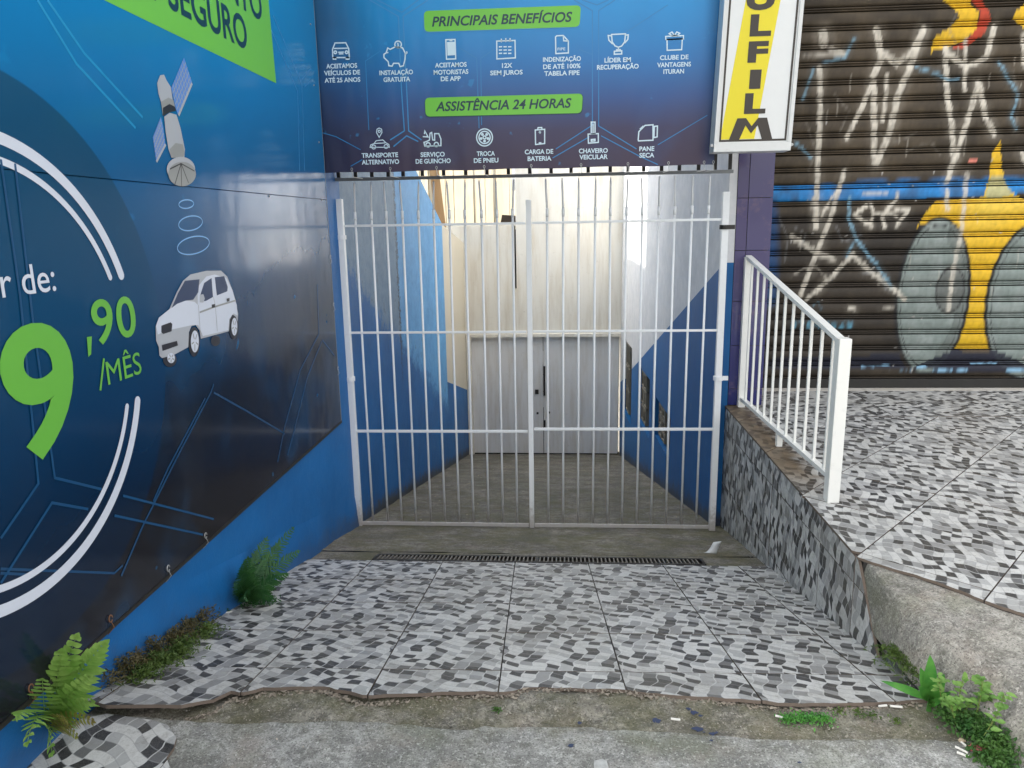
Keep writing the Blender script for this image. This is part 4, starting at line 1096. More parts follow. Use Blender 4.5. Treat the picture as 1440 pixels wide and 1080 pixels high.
icon([['c']+q5((518,210),(603,206),(598,255),(580,280),(560,287),(540,280),(522,255)), q5((518,218),(498,216),(502,245),(525,268)), q5((603,214),(620,212),(617,240),(598,262)), q5((560,287),(560,305)), ['c']+q5((535,312),(580,309),(580,328),(535,330)), q5((545,303),(575,302))])
icon([['c']+q5((847,222),(955,217),(955,236),(848,240)), ['c']+q5((855,240),(948,236),(944,302),(856,306)), q5((900,215),(885,195),(868,205),(885,218),(900,215),(915,195),(932,203),(918,216),(900,215))])
icon([['c']+q4((403,835),(387,805),(390,785),(403,778),(418,785),(420,805)), E(404,798,7), ['c']+q4((348,895),(352,880),(372,873),(385,855),(425,850),(445,868),(462,878),(465,895)), E(370,893,12), E(445,890,12), q4((375,872),(440,868))], w=.0055)
icon([q4((668,830),(700,832),(680,795),(678,815)), ['c']+q4((690,860),(708,852),(712,810),(722,805),(728,850),(740,852),(740,812),(765,812),(778,845),(778,885),(680,888),(675,865)), E(700,880,13), E(750,878,13)])
icon([E(1043,835,48,52,32), E(1043,835,34,37,28), E(1043,835,9,9,12)]+[E(1043+22*math.cos(R_(a)), 835+22*math.sin(R_(a)), 5, 5, 8) for a in (90,18,162,234,306)])
icon([['c']+q5((55,790),(112,786),(112,872),(57,878)), q5((70,786),(72,776),(94,775),(96,785)), q5((82,795),(84,812)), q5((76,804),(90,803)), q5((76,868),(92,867))])
icon([['c']+q5((395,742),(418,742),(418,812),(395,812)), q5((406,750),(406,808)), ['c']+q5((376,815),(438,812),(438,865),(378,870)), ['c']+q5((395,848),(418,846),(418,856),(395,858))])
icon([['c']+q5((680,850),(684,800),(722,762),(770,758),(770,852),(682,856)), q5((690,785),(712,765)), ['c']+q5((778,768),(797,766),(795,832),(776,836))])
# eyelets and ties along the lower edge, ties to the transom
for px in (495, 549, 614, 681, 747, 817, 883, 940, 990, 1003):
    py = 243-(px-452)*.02; a = bt(px, py-4); m2 = MB()
    m2.tube([(a[0]+.006*math.cos(t), BY-.006, a[1]+.009*math.sin(t)) for t in [i*.7 for i in range(10)]], .002, 5)
    m2.tube([(a[0], BY-.006, a[1]-.008), (a[0]+.004, BY-.01, a[1]-.05), (a[0], 5.37, 1.925)], .0022, 5); m2.build('wire_tie', MAT['wire'], bn)

# ---- fixed grille behind the banner
GY = 5.42
tr = empty('gate_transom', (-.25, GY, 1.92), label='fixed iron grille above the gate leaves, its bar showing under the banner', cat='grille')
mb = MB(); mb.bar((-1.645, GY, 1.925), (1.165, GY, 1.925), .022, .022); mb.build('transom_rail', MAT['grey_metal'], tr, bevel=.002)
mb = MB(); mb.bar((-1.645, GY, 3.7), (1.165, GY, 3.7), .022, .022); mb.build('transom_rail', MAT['grey_metal'], tr)
src = None
for px in (476,500,523,546,567,594,624,655,685,715,745,775,803,827,858,883,905,930,955,982,1005,1026):
    x = onY(px, 247, GY).x
    if src is None:
        m2 = MB(); m2.bar((0, 0, 0), (0, 0, 1.75), .024, .012); src = m2.build('transom_bar', MAT['dark_metal'], tr)
        o = src
    else: o = src.copy(); COL.objects.link(o)
    o.parent = tr; o.location = Vector((x, GY, 1.938))-tr.location

# ---- gate leaves
def leaf(x0, x1, label, left):
    g = empty('gate_leaf', ((x0+x1)/2, GY, -.7), label=label, cat='gate', group='gate leaves across the driveway')
    xs_ = []
    zb = -.688
    hinge_x = x0 if left else x1
    m2 = MB(); m2.bar((hinge_x, GY, -.715), (hinge_x, GY, 1.79), .046, .046); m2.build('gate_post', MAT['white_metal'], g, bevel=.003)
    m2 = MB(); mx = x1+.012 if left else x0-.002
    m2.bar((mx, GY+(0 if left else .042), zb-.02), (mx, GY+(0 if left else .042), 1.76 if left else 1.70), .036 if left else .026, .04); m2.build('meeting_stile', MAT['white_metal'], g, bevel=.003)
    for z, w in ((1.60, .017), (.822, .017), ((.062 if left else .082), .021), (zb, .028)):
        m2 = MB(); sag = random.uniform(-.004, .004); m2.bar((x0+(.024 if left else .024), GY-.006, z), (x1-(.013 if left else .024), GY-.006, z+sag), .010, w); m2.build('gate_rail', MAT['white_metal'], g, bevel=.002)
    pxs = (524.7,545.6,565,585,606,626,646,666,687,707.5,727.5) if left else (771.4,792,812.8,833.6,853.9,874.7,895,915.6,936.4,958,978.9)
    for px in pxs:
        x = onY(px, 735, GY).x
        m2 = MB(); tx = x+random.uniform(-.004, .004); tt = tx+random.uniform(-.012, .012)
        m2.tube([(x, GY+.004, zb), (x+random.uniform(-.003,.003), GY+.004, .4), (tx, GY+.004, 1.68)], .0085, 8)
        m2.tube([(tx, GY+.004, 1.64), (tx, GY+.004, 1.70)], .0105, 8)
        m2.tube([(tx, GY+.004, 1.68), (tt, GY+.004, 1.885+random.uniform(-.015,.01)), (tt, GY+.004, 1.905)], [.0072, .0065, .002], 8)
        m2.build('bar', MAT['white_metal'], g, smooth=True)
    for z in ((1.52, .47) if left else (1.55, .47)):
        m2 = MB(); m2.tube([(hinge_x, GY, z-.015), (hinge_x, GY, z+.015)], .036, 12); m2.bar((hinge_x+(-.07 if left else .0), GY, z), (hinge_x+(0 if left else .07), GY, z), .018, .03)
        m2.build('hinge', MAT['dark_metal'] if (z > 1 and not left) else MAT['white_metal'], g)
    return g
leaf(-1.612, -.262, 'white barred gate leaf on the left, hung against the blue side wall', True)
leaf(-.252, 1.122, 'white barred gate leaf on the right, hung beside the tiled side wall', False)

# ---- drain grate
dg = empty('drain_grate', (-.17, 4.33, rampz(4.33)), label='long narrow dark iron drain grate across the driveway in front of the gate', cat='drain grate')
def gz_(y): return rampz(y)-.001
mb = MB()
for y in (4.246, 4.392): mb.bar((DX0+.01, y, gz_(y)), (DX1-.01, y, gz_(y)), .014, .02)
for x in (DX0+.01, -.17, DX1-.01): mb.bar((x, 4.246, gz_(4.246)+.001), (x, 4.392, gz_(4.392)+.001), .016, .02, up=(0, 0, 1))
mb.build('grate_frame', MAT['dark_metal'], dg)
mb = MB(); x = DX0+.028
while x < DX1-.02:
    mb.bar((x, 4.25, gz_(4.25)-.001), (x+random.uniform(-.001,.001), 4.39, gz_(4.39)-.001), .0085, .018); x += .0255
o = mb.build('grate_bars', plain('worn grate iron', (.17,.155,.13), .7), dg); tag(o, kind='stuff')

# ---- handrail on the landing
hr = empty('handrail', (1.33, 4.6, LZ), label='white metal handrail with thin balusters on the edge of the raised landing', cat='handrail')
def hy(px, py): p = onX(px, py, 1.33); return p
a_t, b_t = (1.33, 5.56, 1.335), (1.33, 3.66, 1.025)
a_b, b_b = (1.33, 5.55, .285), (1.33, 3.66, .335)
mb = MB(); mb.bar((1.33, 5.565, LZ+.0), (1.33, 5.565, 1.335), .05, .05); mb.build('wall_post', MAT['rail_white'], hr, bevel=.003)
mb = MB(); mb.bar(a_t, b_t, .042, .026); mb.build('top_rail', MAT['rail_white'], hr, bevel=.003)
mb = MB(); mb.bar(a_b, b_b, .034, .026); mb.build('bottom_rail', MAT['rail_white'], hr, bevel=.003)
mb = MB(); mb.box((1.301, 3.585, LZ-.002), (1.359, 3.651, 1.04)); np_ = mb.build('newel_post', MAT['rail_white'], hr, bevel=.004)
for (y, z) in ((3.657, .985), (3.61, .83)):
    mb = MB(); mb.tube([(1.294, 3.615, z-.03 if y < 3.65 else z), (1.3015, 3.615, z-.03 if y < 3.65 else z)], .009, 8); mb.build('screw_hole', MAT['dark'], np_)
NB = 11
for i in range(NB):
    t = (i+.75)/(NB+.25); y = 5.56+(3.66-5.56)*t; zb = .285+(.335-.285)*t; zt = 1.335+(1.025-1.335)*t
    mb = MB(); mb.bar((1.33, y, zb), (1.33, y, zt), .0145, .0145); mb.build('baluster', MAT['rail_white'], hr)
mb = MB(); mb.bar((1.33, 4.55, LZ), (1.33, 4.55, .30), .035, .035); mb.build('support_leg', MAT['rail_white'], hr, bevel=.002)

# ---- hanging sign
QY = 4.95
sg = empty('shop_sign', (1.2, QY, 2.6), label='tall white and yellow hanging sign box with vertical dark letters', cat='sign')
kx = lambda px, py: (onY(px, py, QY).x, onY(px, py, QY).z)
TL, TR, BL, BR = kx(1022, 0), kx(1127, 0), kx(1003, 214), kx(1111, 212)
hb = BL[1]; lean = ((TL[0]-BL[0])/(TL[1]-BL[1])+(TR[0]-BR[0])/(TR[1]-BR[1]))/2
SW = BR[0]-BL[0]; SH = 1.75
bx = BL[0]
def sp(u, v, l=0): return (bx+u+lean*v, QY-.001*l, hb+v)
sign = Frame(lambda u, v, l: sp(u, v, l), None)
mb = MB()
v8 = [sp(0,0), sp(SW,0), sp(SW,SH), sp(0,SH)]; v8 = v8+[(x, QY+.14, z) for x, y, z in v8]
mb.add(v8, [(0,1,2,3),(7,6,5,4),(0,4,5,1),(1,5,6,2),(2,6,7,3),(3,7,4,0)]); mb.build('sign_box', MAT['sign_white'], sg)
fw_ = .022
m = MB()
for (u0, v0, u1, v1) in ((0,0,SW,.052),(0,.053,fw_,SH),(SW-fw_,.053,SW,SH)):
    vv = [sp(u0,v0,12), sp(u1,v0,12), sp(u1,v1,12), sp(u0,v1,12), sp(u0,v0,-1), sp(u1,v0,-1), sp(u1,v1,-1), sp(u0,v1,-1)]
    m.add(vv, [(0,1,2,3),(7,6,5,4),(0,4,5,1),(1,5,6,2),(2,6,7,3),(3,7,4,0)])
m.build('sign_frame', MAT['sign_frame'], sg)
def sinv(px, py):
    x, z = kx(px, py); v = z-hb; return (x-bx-lean*v, v)
m = MB(); stroke2(sign, [(.036,.066),(SW-.036,.066),(SW-.036,SH-.03),(.036,SH-.03)], .012, 2, m, closed=True); m.build('sign_border', MAT['sign_black'], sg)
ya, yb_, yc, yd = sinv(1012, 203), sinv(1060, 203), sinv(1098, 0), sinv(1049, 0)
ext = lambda p, q, v: (p[0]+(q[0]-p[0])*(v-p[1])/(q[1]-p[1]), v)
m = MB(); poly2(sign, [(ya[0], .074), (yb_[0], .074), ext(yb_, yc, 1.30), ext(ya, yd, 1.30)], 1, m); m.build('yellow_stripe', MAT['sign_yellow'], sg)
for ch, (l_, t_, r_, b_) in (('M', (1026,166,1087,196)), ('L', (1047,131,1077,160)), ('I', (1054,98,1070,125)), ('F', (1052,58,1080,88)), ('L', (1055,20,1085,51)), ('U', (1050,-20,1090,14)), ('S', (1055,-56,1092,-24)), ('N', (1057,-92,1095,-60)), ('I', (1067,-128,1083,-96))):
    a = sinv(l_, (t_+b_)/2); b = sinv(r_, (t_+b_)/2); lo = sinv((l_+r_)/2, b_); hi = sinv((l_+r_)/2, t_)
    w_ = b[0]-a[0]
    if ch == 'M':
        U = lambda t: a[0]+w_*t; V = lambda t: lo[1]+(hi[1]-lo[1])*t
        m = MB()
        for q in ([(0,0),(.24,0),(.36,.66),(.36,1),(.16,1)], [(.36,.66),(.50,.28),(.50,.62),(.36,1)], [(.50,.28),(.64,.66),(.64,1),(.50,.62)], [(.64,.66),(.76,0),(1,0),(.84,1),(.64,1)]):
            poly2(sign, [(U(x_), V(y_)) for x_, y_ in q], 3, m)
        m.build('lettering', MAT['sign_black'], sg); continue
    text2(sign, ch, a[0], lo[1], hi[1]-lo[1], 3, MAT['sign_black'], sg, u1=b[0], bold=.05)
mb = MB(); mb.bar((1.30, QY+.14, 3.2), (1.30, 5.6, 3.2), .03); mb.bar((1.30, QY+.14, 2.3), (1.30, 5.6, 2.3), .03); mb.build('bracket', MAT['grey_metal'], sg)
for (u, v) in ((-.012, .04), (SW+.008, .035)):
    mb = MB(); p = sp(u, v, 4); mb.tube([p, (p[0], p[1]+.02, p[2])], .009, 8); mb.build('corner_knob', MAT['wire'], sg)

# ---- plants
def leafmat(name, c, c2):
    n = NT(name); a = n.noise(n.pos(), 18, 3); b = n.noise(n.pos(), 120, 2)
    col = n.mix(n.step(a, .3, .7), c, c2)
    n.put(n.b.inputs['Subsurface Weight'], .0)
    n.bump(b, .2, .002)
    m = n.fin(col, .5, 0, 0, .4)
    tr_ = n.t.nodes.new('ShaderNodeBsdfTranslucent'); n.put(tr_.inputs[0], col); mx = n.t.nodes.new('ShaderNodeMixShader'); mx.inputs[0].default_value = .3
    n.t.links.new(n.b.outputs[0], mx.inputs[1]); n.t.links.new(tr_.outputs[0], mx.inputs[2]); n.t.links.new(mx.outputs[0], n.out.inputs[0]); return m
MAT['fern1'] = leafmat('bright fern leaf', (.18,.36,.06), (.32,.50,.12)); MAT['fern1y'] = leafmat('yellowing fern leaf', (.30,.34,.05), (.25,.20,.06))
MAT['fern2'] = leafmat('deep fern leaf', (.025,.10,.03), (.05,.15,.035)); MAT['weed'] = leafmat('weed leaf', (.03,.10,.02), (.08,.17,.035)); MAT['moss'] = leafmat('moss', (.06,.11,.022), (.12,.18,.04)); MAT['mossdry'] = leafmat('dry moss', (.08,.075,.03), (.15,.12,.05))
MAT['broad'] = leafmat('broad weed leaf', (.06,.24,.04), (.12,.34,.06)); MAT['stem'] = plain('brown stem', (.09,.07,.03), .8)
def blade(mb, p, d, n, L, w, droop=.15, segs=4, fold=.15):
    """leaf blade from p along d, face normal n"""
    d = d.normalized(); s_ = d.cross(n).normalized(); n = s_.cross(d).normalized(); vs = []
    for i in range(segs+1):
        t = i/segs; ww = w*(math.sin(math.pi*min(1, t*.92+.08))**.8)*(1-.25*t) if i < segs else 0
        c = p+d*(L*t)-Vector((0,0,1))*(droop*L*t*t)
        vs += [c-s_*ww/2+n*(fold*ww), c, c+s_*ww/2+n*(fold*ww)]
    fs = []
    for i in range(segs): fs += [(3*i, 3*i+1, 3*i+4, 3*i+3), (3*i+1, 3*i+2, 3*i+5, 3*i+4)]
    mb.add(vs, fs)
def frond(base, dirv, L, npin, pl_, pw, arch, mat, parent, up=Vector((0,0,1)), taper=.75, name='frond', ang_=62, lean=0.0):
    mb = MB(); d0 = Vector(dirv).normalized(); pts = []; p = Vector(base); d = d0.copy()
    for i in range(npin+1):
        pts.append((p.copy(), d.copy())); p = p+d*(L/npin); d = (d-Vector((0,0,1))*(arch/npin)).normalized()
    mb.tube([q[0] for q in pts], [.0022*(1-.7*i/npin) for i in range(npin+1)], 5)
    side0 = d0.cross(up).normalized()
    for i in range(2, npin+1):
        t = i/npin; q, dd = pts[i]; sd_ = dd.cross(up); sd_ = sd_.normalized() if sd_.length > .1 else side0
        nn = sd_.cross(dd).normalized()
        ll = pl_*min(1, .35+t*2.2)*(1-taper*max(0, (t-.3)/.7)**1.3)
        for sgn in (-1, 1):
            an = R_(ang_+random.uniform(-7, 7)-18*t); v = dd*math.cos(an)+sd_*(sgn*math.sin(an))+nn*lean
            blade(mb, q, v, nn, ll*random.uniform(.85, 1.1), pw, .18+random.uniform(0,.1), 4)
    q, dd = pts[-1]; blade(mb, q, dd, up, pl_*.35, pw*.8)
    o = mb.build(name, mat, parent, smooth=True)
    return o
# bright fern on the pavement corner at the left: facing fronds lean against the wall
p = onZ(78, 1035, 0); f1 = empty('fern_plant', (p.x, p.y, 0), label='bright lime green fern against the blue wall at the left front corner', cat='fern')
b0 = Vector((p.x-.02, p.y, .01)); towards = Vector((.45, -.9, .25)).normalized()
def fr(base, tip, n_, pl_, pw, mat, par, arch=.5, up=towards, **k):
    v = Vector(tip)-Vector(base); L = v.length; frond(base, v+Vector((0,0,arch*.5*L)), L*1.05, n_, pl_, pw, arch, mat, par, up=up, **k)
tipp = lambda px, py, y: onX(px, py, y)
for (px, py, x, n_, L1, w_, a, mt) in ((138,912,-1.49,18,.105,.030,.55,'fern1'), (120,955,-1.45,14,.085,.026,.5,'fern1'), (85,925,-1.55,15,.095,.030,.1,'fern1'), (104,905,-1.53,15,.09,.028,.25,'fern1'), (26,998,-1.50,15,.075,.020,.9,'fern1'),
      (38,1025,-1.45,14,.06,.016,1.1,'fern1'), (72,1052,-1.44,12,.05,.015,.9,'fern1'), (125,985,-1.42,14,.07,.022,.6,'fern1'), (60,960,-1.52,13,.085,.028,.3,'fern1'), (126,1010,-1.42,14,.06,.014,.8,'fern1y'), (105,1030,-1.42,13,.05,.014,.8,'fern1y'), (92,1010,-1.45,12,.06,.016,.6,'fern1y')):
    fr(b0+Vector((random.uniform(-.012,.012), random.uniform(-.012,.012), 0)), tipp(px, py, x), n_, L1, w_, MAT[mt], f1, a)
# dark soil pocket
def clump(name, centers, n, size, mat, label, cat, hgt=.05, spread=.06, w=.3, kind='stuff', upw=.8):
    mb = MB()
    for _ in range(n):
        c = Vector(random.choice(centers)); r = abs(random.gauss(0, spread)); a = random.uniform(0, 6.28)
        p = c+Vector((r*math.cos(a), r*math.sin(a), 0)); h = hgt*max(.1, 1-r/(spread*2.4))*random.uniform(.2, 1); p.z += h
        d = Vector((random.gauss(0,1), random.gauss(0,1), random.gauss(upw,.6))).normalized(); s_ = size*random.uniform(.5, 1.3)
        blade(mb, p, d, Vector((random.gauss(0,1), random.gauss(0,1), 1)).normalized(), s_, s_*w, .3, 2)
    o = mb.build(name, mat); tag(o, label, cat, kind=kind); return o
def gR(px, py, dz=0): p = onR(px, py); return (p.x, p.y, p.z+dz)
def gZ(px, py, z=0): p = onZ(px, py, z); return tuple(p)
o = clump('root_clump', [gZ(45,1045), gZ(30,1062), gZ(60,1035), gZ(18,1078)], 900, .018, MAT['mossdry'], 'brown dry root clump at the foot of the bright fern', 'roots', .045, .035)
# moss mass beside the wall
ctr = [(-1.585+random.uniform(0,.07), 2.28+.6*t, rampz(2.28+.6*t)) for t in [random.random() for _ in range(40)]]
clump('moss_mat', ctr+[(-1.53, 2.45, rampz(2.45)), (-1.52, 2.6, rampz(2.6)), (-1.54, 2.75, rampz(2.75))], 4200, .020, MAT['moss'], 'green creeping moss mat between the blue wall and the driveway tiles', 'moss', .05, .042, .35)
clump('dry_moss', [(-1.60+random.uniform(-.015,.02), 2.2+.78*t, rampz(2.2+.78*t)+random.uniform(.0,.05)) for t in [random.random() for _ in range(60)]], 2600, .020, MAT['mossdry'], 'brown dry moss climbing the foot of the blue wall', 'moss', .06, .03, .3)
clump('grass_tuft', [gR(305, 862), gR(296, 870)], 160, .04, MAT['weed'], 'tiny weed tuft at the wall foot beside the dark fern', 'weed', .03, .03, .2)
# dark fern
p = onR(362, 850); f2 = empty('fern_plant', (-1.56, p.y, p.z), label='dark green feathery fern at the foot of the blue wall beside the driveway', cat='fern')
b0 = Vector((-1.57, p.y, p.z+.01)); tw = Vector((.6, -.75, .25)).normalized()
for (px, py, x, n_, L1, a) in ((408,748,-1.48,20,.075,.35), (388,772,-1.50,20,.095,.3), (415,778,-1.42,18,.075,.6), (372,765,-1.55,18,.10,.2), (348,790,-1.52,16,.085,.4), (330,815,-1.46,16,.07,.8), (340,800,-1.52,16,.08,.6), (398,808,-1.38,16,.07,.7), (345,838,-1.45,14,.06,.9), (380,838,-1.40,14,.055,.9), (360,782,-1.56,14,.08,.2)):
    fr(b0, onX(px, py, x), n_+4, L1*1.1, .0115, MAT['fern2'], f2, a, up=tw, ang_=58)
for _ in range(7):
    fr(b0, onX(random.uniform(335,395), random.uniform(775,840), random.uniform(-1.55,-1.42)), 18, .075, .011, MAT['fern2'], f2, random.uniform(.3,.9), up=tw, ang_=58)
clump('fern_litter', [gR(355, 852), gR(375, 850), gR(345, 848)], 500, .025, MAT['fern2'], 'low dark green leaves around the base of the feathery fern', 'weed', .05, .04, .3)
# broad leaved weed at the right corner
p = onZ(1305, 985, 0); bw = empty('broadleaf_weed', (p.x, p.y, 0), label='broad leaved green weed growing in the corner under the concrete apron', cat='weed')
base = Vector((p.x, p.y, .005))
for (px, py, dy, w) in ((1308,915,0,.05), (1330,945,-.03,.05), (1293,935,.0,.045), (1238,957,.02,.03), (1302,1000,-.12,.055), (1322,992,-.10,.05), (1290,965,-.05,.04), (1340,975,-.06,.035)):
    tp = onY(px, py, p.y+dy)
    if tp.z < .012: tp = onZ(px, py, .012)
    v = tp-base; mb = MB(); blade(mb, base, v+Vector((0,0,.02)), Vector((0,-1,.5)), v.length*1.05, w, .12, 7, .2); mb.build('leaf', MAT['broad'], bw, smooth=True)
clump('corner_weed', [gZ(1275,938), gZ(1262,930), gZ(1290,950), gZ(1255,922)], 900, .022, MAT['moss'], 'low mossy weeds in the corner where the driveway tiles meet the apron', 'weed', .04, .045, .3)
# creeping weed
cw = empty('creeping_weed', (1.33, 2.1, 0), label='trailing small leaved weed spilling over the edge of the concrete apron', cat='weed')
clmp = [gZ(1345,1015,.02), gZ(1362,1025,.02), gZ(1380,1040,.02), gZ(1395,1052,.01), gZ(1375,1015,.04), gZ(1400,1035,.03), gZ(1392,1068,.0), gZ(1400,1075,.0), gZ(1340,1005,.02), gZ(1405,1055,.01)]
mb = MB()
for _ in range(2600):
    c = Vector(random.choice(clmp)); p = c+Vector((random.gauss(0,.026), random.gauss(0,.026), abs(random.gauss(0,.012))))
    d = Vector((random.gauss(0,1), random.gauss(0,1), random.gauss(.6,.6))).normalized(); s_ = random.uniform(.008, .022)
    blade(mb, p, d, Vector((random.gauss(0,.7), random.gauss(0,.7), 1)).normalized(), s_, s_*.6, .2, 2)
o = mb.build('foliage', MAT['weed'], cw); tag(o, kind='stuff')
mb = MB(); stems = []
for (q0, q1, q2) in (((1345,1010),(1350,965),(1355,955)), ((1350,1010),(1372,970),(1400,985)), ((1380,1040),(1408,1000),(1412,975)), ((1345,1020),(1330,975),(1348,985)), ((1370,1015),(1385,962),(1380,955)), ((1330,1000),(1318,970),(1322,950)), ((1385,1010),(1398,970),(1378,960))):
    A = Vector(gZ(*q0, .02)); B = onY(*q1, A.y); C_ = onY(*q2, A.y+.02)
    pts_ = [A.lerp(B, t).lerp(B.lerp(C_, t), t) for t in [i/8 for i in range(9)]]; mb.tube(pts_, [.0022-.0001*i for i in range(9)], 5); stems.append(pts_)
mb.build('stems', leafmat('pale stem', (.20,.26,.07), (.14,.18,.05)), cw)
mb = MB()
for s_ in stems:
    for q in s_[2:]:
        for _ in range(3): blade(mb, q+Vector((random.gauss(0,.006), random.gauss(0,.006), 0)), Vector((random.gauss(0,1), random.gauss(0,1), .3)), Vector((0,-.5,1)), random.uniform(.018,.035), random.uniform(.012,.02), .2, 3)
o = mb.build('stem_leaves', leafmat('light weed leaf', (.12,.26,.05), (.22,.38,.09)), cw); tag(o, kind='stuff')
clump('moss_tuft', [gZ(1108,1013), gZ(1125,1010), gZ(1142,1012), gZ(1160,1012)], 900, .011, MAT['broad'], 'small bright green moss tuft in the pavement crack', 'moss', .012, .018, .6)
clump('moss_tuft', [gZ(698,999)], 120, .008, MAT['weed'], 'tiny dark moss cushion in the pavement crack below the middle of the driveway', 'moss', .01, .010, .7)
clump('crack_moss', [gZ(1180,1000), gZ(1205,1003), gZ(1225,1008), gZ(1260,1015)], 260, .010, MAT['moss'], 'thin moss along the pavement crack near the broad leaved weed', 'moss', .008, .018, .6)

# ---- tile patch on the pavement, lower left
patch_px = [(112,1012),(150,1004),(180,1008),(215,1013),(236,1020),(248,1038),(244,1052),(234,1066),(240,1082),(228,1120),(120,1180),(-60,1180),(-20,1095),(15,1078),(40,1064),(62,1050),(70,1036),(92,1028)]
pv = bpy.data.objects['pavement']
reg = [(onZ(*q, .01).x, onZ(*q, .01).y) for q in patch_px]
lay_tiles(pv, Matrix.Translation((0,0,.011)), reg, .60, .003, .015, MAT['tile_patch'], rot=-.06, org=(reg[5][0]-.60, 1.55))

# ---- small litter
MAT['butt'] = plain('cigarette paper', (.70,.68,.62), .8, amt=.05)
MAT['scrap'] = plain('white plastic scrap', (.72,.74,.75), .5, amt=.05)
def butt(px, py, ang, L, label, z=.004, ramp_=False):
    p = Vector(gR(px, py)) if ramp_ else Vector(gZ(px, py, 0)); d = Vector((math.cos(R_(ang)), math.sin(R_(ang)), 0))*L/2; c = Vector((p.x, p.y, p.z+z))
    mb = MB(); mb.tube([c-d, c+d], .0038, 8); o = mb.build('cigarette_butt', MAT['butt'], None, smooth=False); tag(o, label, 'cigarette butt', 'cigarette butts littered on the ground')
butt(1098, 1010, -25, .034, 'white cigarette butt lying beside the bright green moss tuft')
butt(1241, 994, 12, .030, 'white cigarette butt under the front edge of the tiles, left one of a pair')
butt(1260, 995, -6, .038, 'white cigarette butt under the front edge of the tiles, right one of a pair')
butt(950, 1013, -8, .030, 'lone white cigarette butt in the mossy strip right of the middle')
butt(1352, 1056, -50, .036, 'white cigarette butt, upper one in the small heap by the creeping weed')
butt(1358, 1050, -70, .034, 'white cigarette butt touching the crumpled red packet by the creeping weed')
butt(1355, 1063, -35, .036, 'white cigarette butt, lowest in the small heap by the creeping weed')
butt(322, 862, 20, .03, 'white cigarette butt by the wall foot beside the dark fern', ramp_=True)
def crumple(name, c, r, mat, label, cat, sq=.5, seed=1):
    rr = random.Random(seed); bm = bmesh.new(); bmesh.ops.create_icosphere(bm, subdivisions=2, radius=1)
    for v in bm.verts: k = rr.uniform(.7, 1.15); v.co = Vector((v.co.x*r[0]*k, v.co.y*r[1]*k, max(-.3, v.co.z)*r[2]*k))+Vector(c)+Vector((0,0,r[2]*.3))
    me = bpy.data.meshes.new(name); bm.to_mesh(me); bm.free(); return tag(link(name, me, mat), label, cat)
crumple('crumpled_packet', gZ(1373, 1053, .003), (.030,.020,.012), plain('faded red card', (.42,.12,.12), .7), 'crumpled faded red packet lying beside the creeping weed', 'litter')
crumple('stone_chip', gZ(1352, 1042, .003), (.012,.010,.006), plain('tan stone', (.5,.40,.28), .8), 'small tan chip above the crumpled red packet', 'stone')
mb = MB(); a, b, c, d, e = [Vector(gR(*q)) for q in ((990,780),(1008,780),(1013,764),(1000,770),(993,776))]
q = [Vector((v.x, v.y, v.z)) for v in (a, b)]; A = q[0]+Vector((0,0,.004)); B = q[1]+Vector((0,0,.004))
vs = []
for i in range(7):
    t = i/6; wv = .03*math.sin(t*3)
    vs += [A.lerp(B, 0)+Vector((.02*t*3, .02, .075*t*t)), B+Vector((.028*t, .01+wv*.3, .085*t))]
mb.add(vs, [(2*i, 2*i+1, 2*i+3, 2*i+2) for i in range(6)])
o = mb.build('paper_scrap', MAT['scrap'], smooth=True); tag(o, 'curled white scrap standing at the right end of the drain grate', 'scrap')
sc_m = o.modifiers.new('thickness', 'SOLIDIFY'); sc_m.thickness = .002
mb = MB(); p = gZ(845, 1074, 0); mb.add([(p[0]-.022,p[1]-.03,.004),(p[0]+.022,p[1]-.03,.004),(p[0]+.018,p[1]+.01,.004),(p[0]+.003,p[1]+.016,.004),(p[0]-.020,p[1]+.008,.004)], [(0,1,2,3,4)])
bm_ = mb.mesh('tile_shard'); bm = bmesh.new(); bm.from_mesh(bm_); r = bmesh.ops.extrude_face_region(bm, geom=bm.faces[:])
for v in r['geom']:
    if isinstance(v, bmesh.types.BMVert): v.co.z = .0
bmesh.ops.recalc_face_normals(bm, faces=bm.faces); bm.to_mesh(bm_); bm.free()
tag(link('tile_shard', bm_, plain('worn pale tile', (.50,.50,.48), .6, amt=.3, sc=60)), 'white broken tile shard set in the pavement at the bottom of the photo', 'tile shard')
# chips of mortar and grit along the broken edge
MAT['grit'] = plain('pale grit', (.42,.38,.32), .9)
mb = MB()
edge_pts = [onR(*q) for q in fr_px]
for _ in range(1500):
    i = random.randrange(len(edge_pts)-1); q = edge_pts[i].lerp(edge_pts[i+1], random.random()); s_ = random.uniform(.002, .009)*(1 if random.random() < .8 else 1.5)
    x = q.x; y = q.y-abs(random.gauss(0, .012))-.002; z = -.009
    c8_ = [Vector((x+s_*random.gauss(0,.6), y+s_*random.gauss(0,.6), z+s_*random.uniform(0,.9))) for _ in range(5)]
    mb.add(c8_, [(0,1,2),(0,2,3),(0,3,4),(1,2,4),(2,3,4),(0,1,4)])
o = mb.build('mortar_crumbs', plain('mortar crumbs', (.34,.29,.23), .95, amt=.3, sc=60)); tag(o, 'rough mortar crumbs under the broken front edge of the driveway tiles', 'rubble', kind='stuff')
mb = MB()
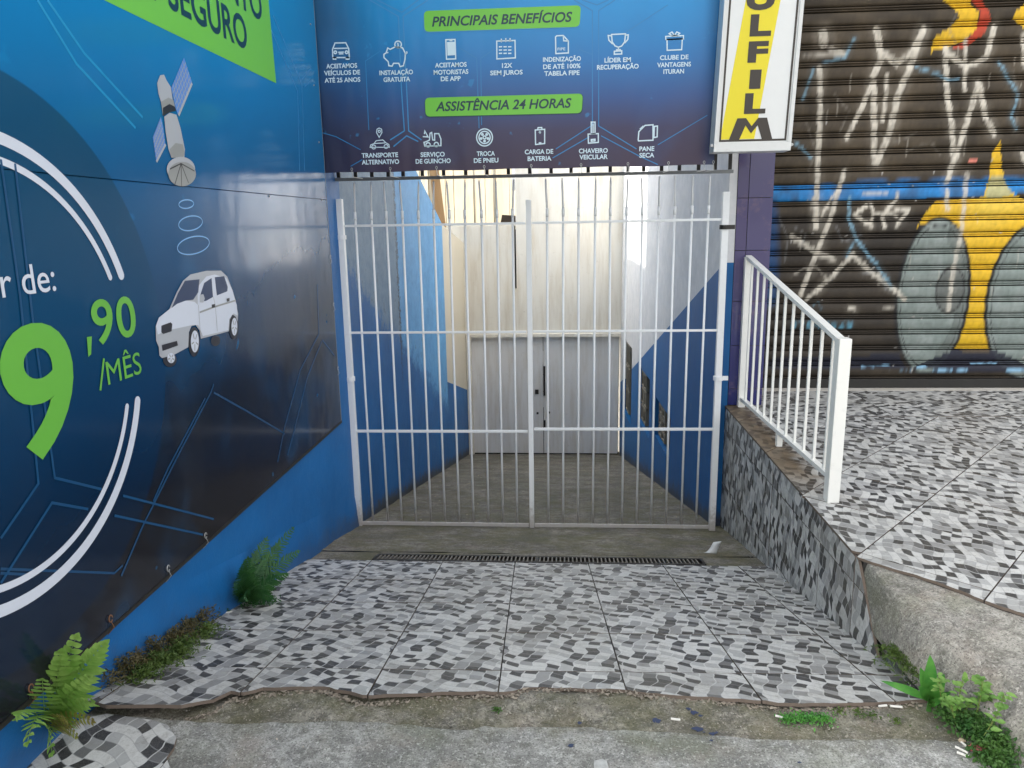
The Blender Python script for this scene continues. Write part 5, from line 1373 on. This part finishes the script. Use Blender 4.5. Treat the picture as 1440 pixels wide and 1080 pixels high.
for _ in range(620):
    x = random.uniform(-1.3, 1.25); y = 2.13+abs(random.gauss(0,.05))+random.uniform(-.02,.05); s_ = random.uniform(.0012, .0042)
    if random.random() < .25: y = random.uniform(1.8, 2.3)
    z = .0 if y < 2.12 else -.010
    vs = [(x+s_*random.uniform(-1.3,1.3), y+s_*random.uniform(-1.3,1.3), z+random.choice((0, s_*1.2))) for _ in range(4)]; mb.add(vs, [(0,1,2),(0,2,3),(0,1,3),(1,2,3)])
o = mb.build('grit', MAT['grit']); tag(o, kind='stuff', label='pale grit scattered along the broken tile edge', cat='grit')
# dark blue paint spills on the pavement
MAT['spill'] = plain('dark blue paint spill', (.03,.045,.10), .6)
mb = MB()
def blot(px, py, r):
    c = onZ(px, py, 0); n = 11; y = c.y; z = .0025 if y < 2.10 else -.004
    mb.add([(c.x+r*random.uniform(.5,1.2)*math.cos(6.283*i/n), c.y+r*.8*random.uniform(.5,1.2)*math.sin(6.283*i/n), z) for i in range(n)], [tuple(range(n))])
for q in ((975,1000,.016),(968,995,.010),(924,1012,.018),(985,1005,.009),(981,1023,.018),(1002,1030,.012),(1010,1037,.008),(1008,1028,.006),(803,1049,.011),(815,1015,.01),(1124,1073,.006),(990,1028,.005),(1000,1042,.006)): blot(*q)
o = mb.build('paint_spill', MAT['spill']); tag(o, kind='stuff', label='dark blue paint drops on the pavement right of the middle', cat='paint spill')
# fallen leaves and bits in the alley
MAT['bit'] = plain('pale dry leaf', (.42,.36,.22), .8)
mb = MB()
for _ in range(75):
    y = random.uniform(5.6, 12.0); x = random.uniform(-1.45, .95); s_ = random.uniform(.012, .035); z = rampz(y)+.008
    if random.random() < .5: x = random.choice((-1, 1))*random.uniform(.7, 1.0)*(1.4 if x < 0 else 1.0)-.05
    blade(mb, Vector((x, y, z)), Vector((random.gauss(0,1), random.gauss(0,1), .1)), Vector((0,0,1)), s_, s_*.5, .0, 2)
o = mb.build('leaf_litter', MAT['bit']); tag(o, kind='stuff', label='pale leaf litter scattered over the alley floor', cat='litter')
print('tiles', nt1, nt2, nt3)
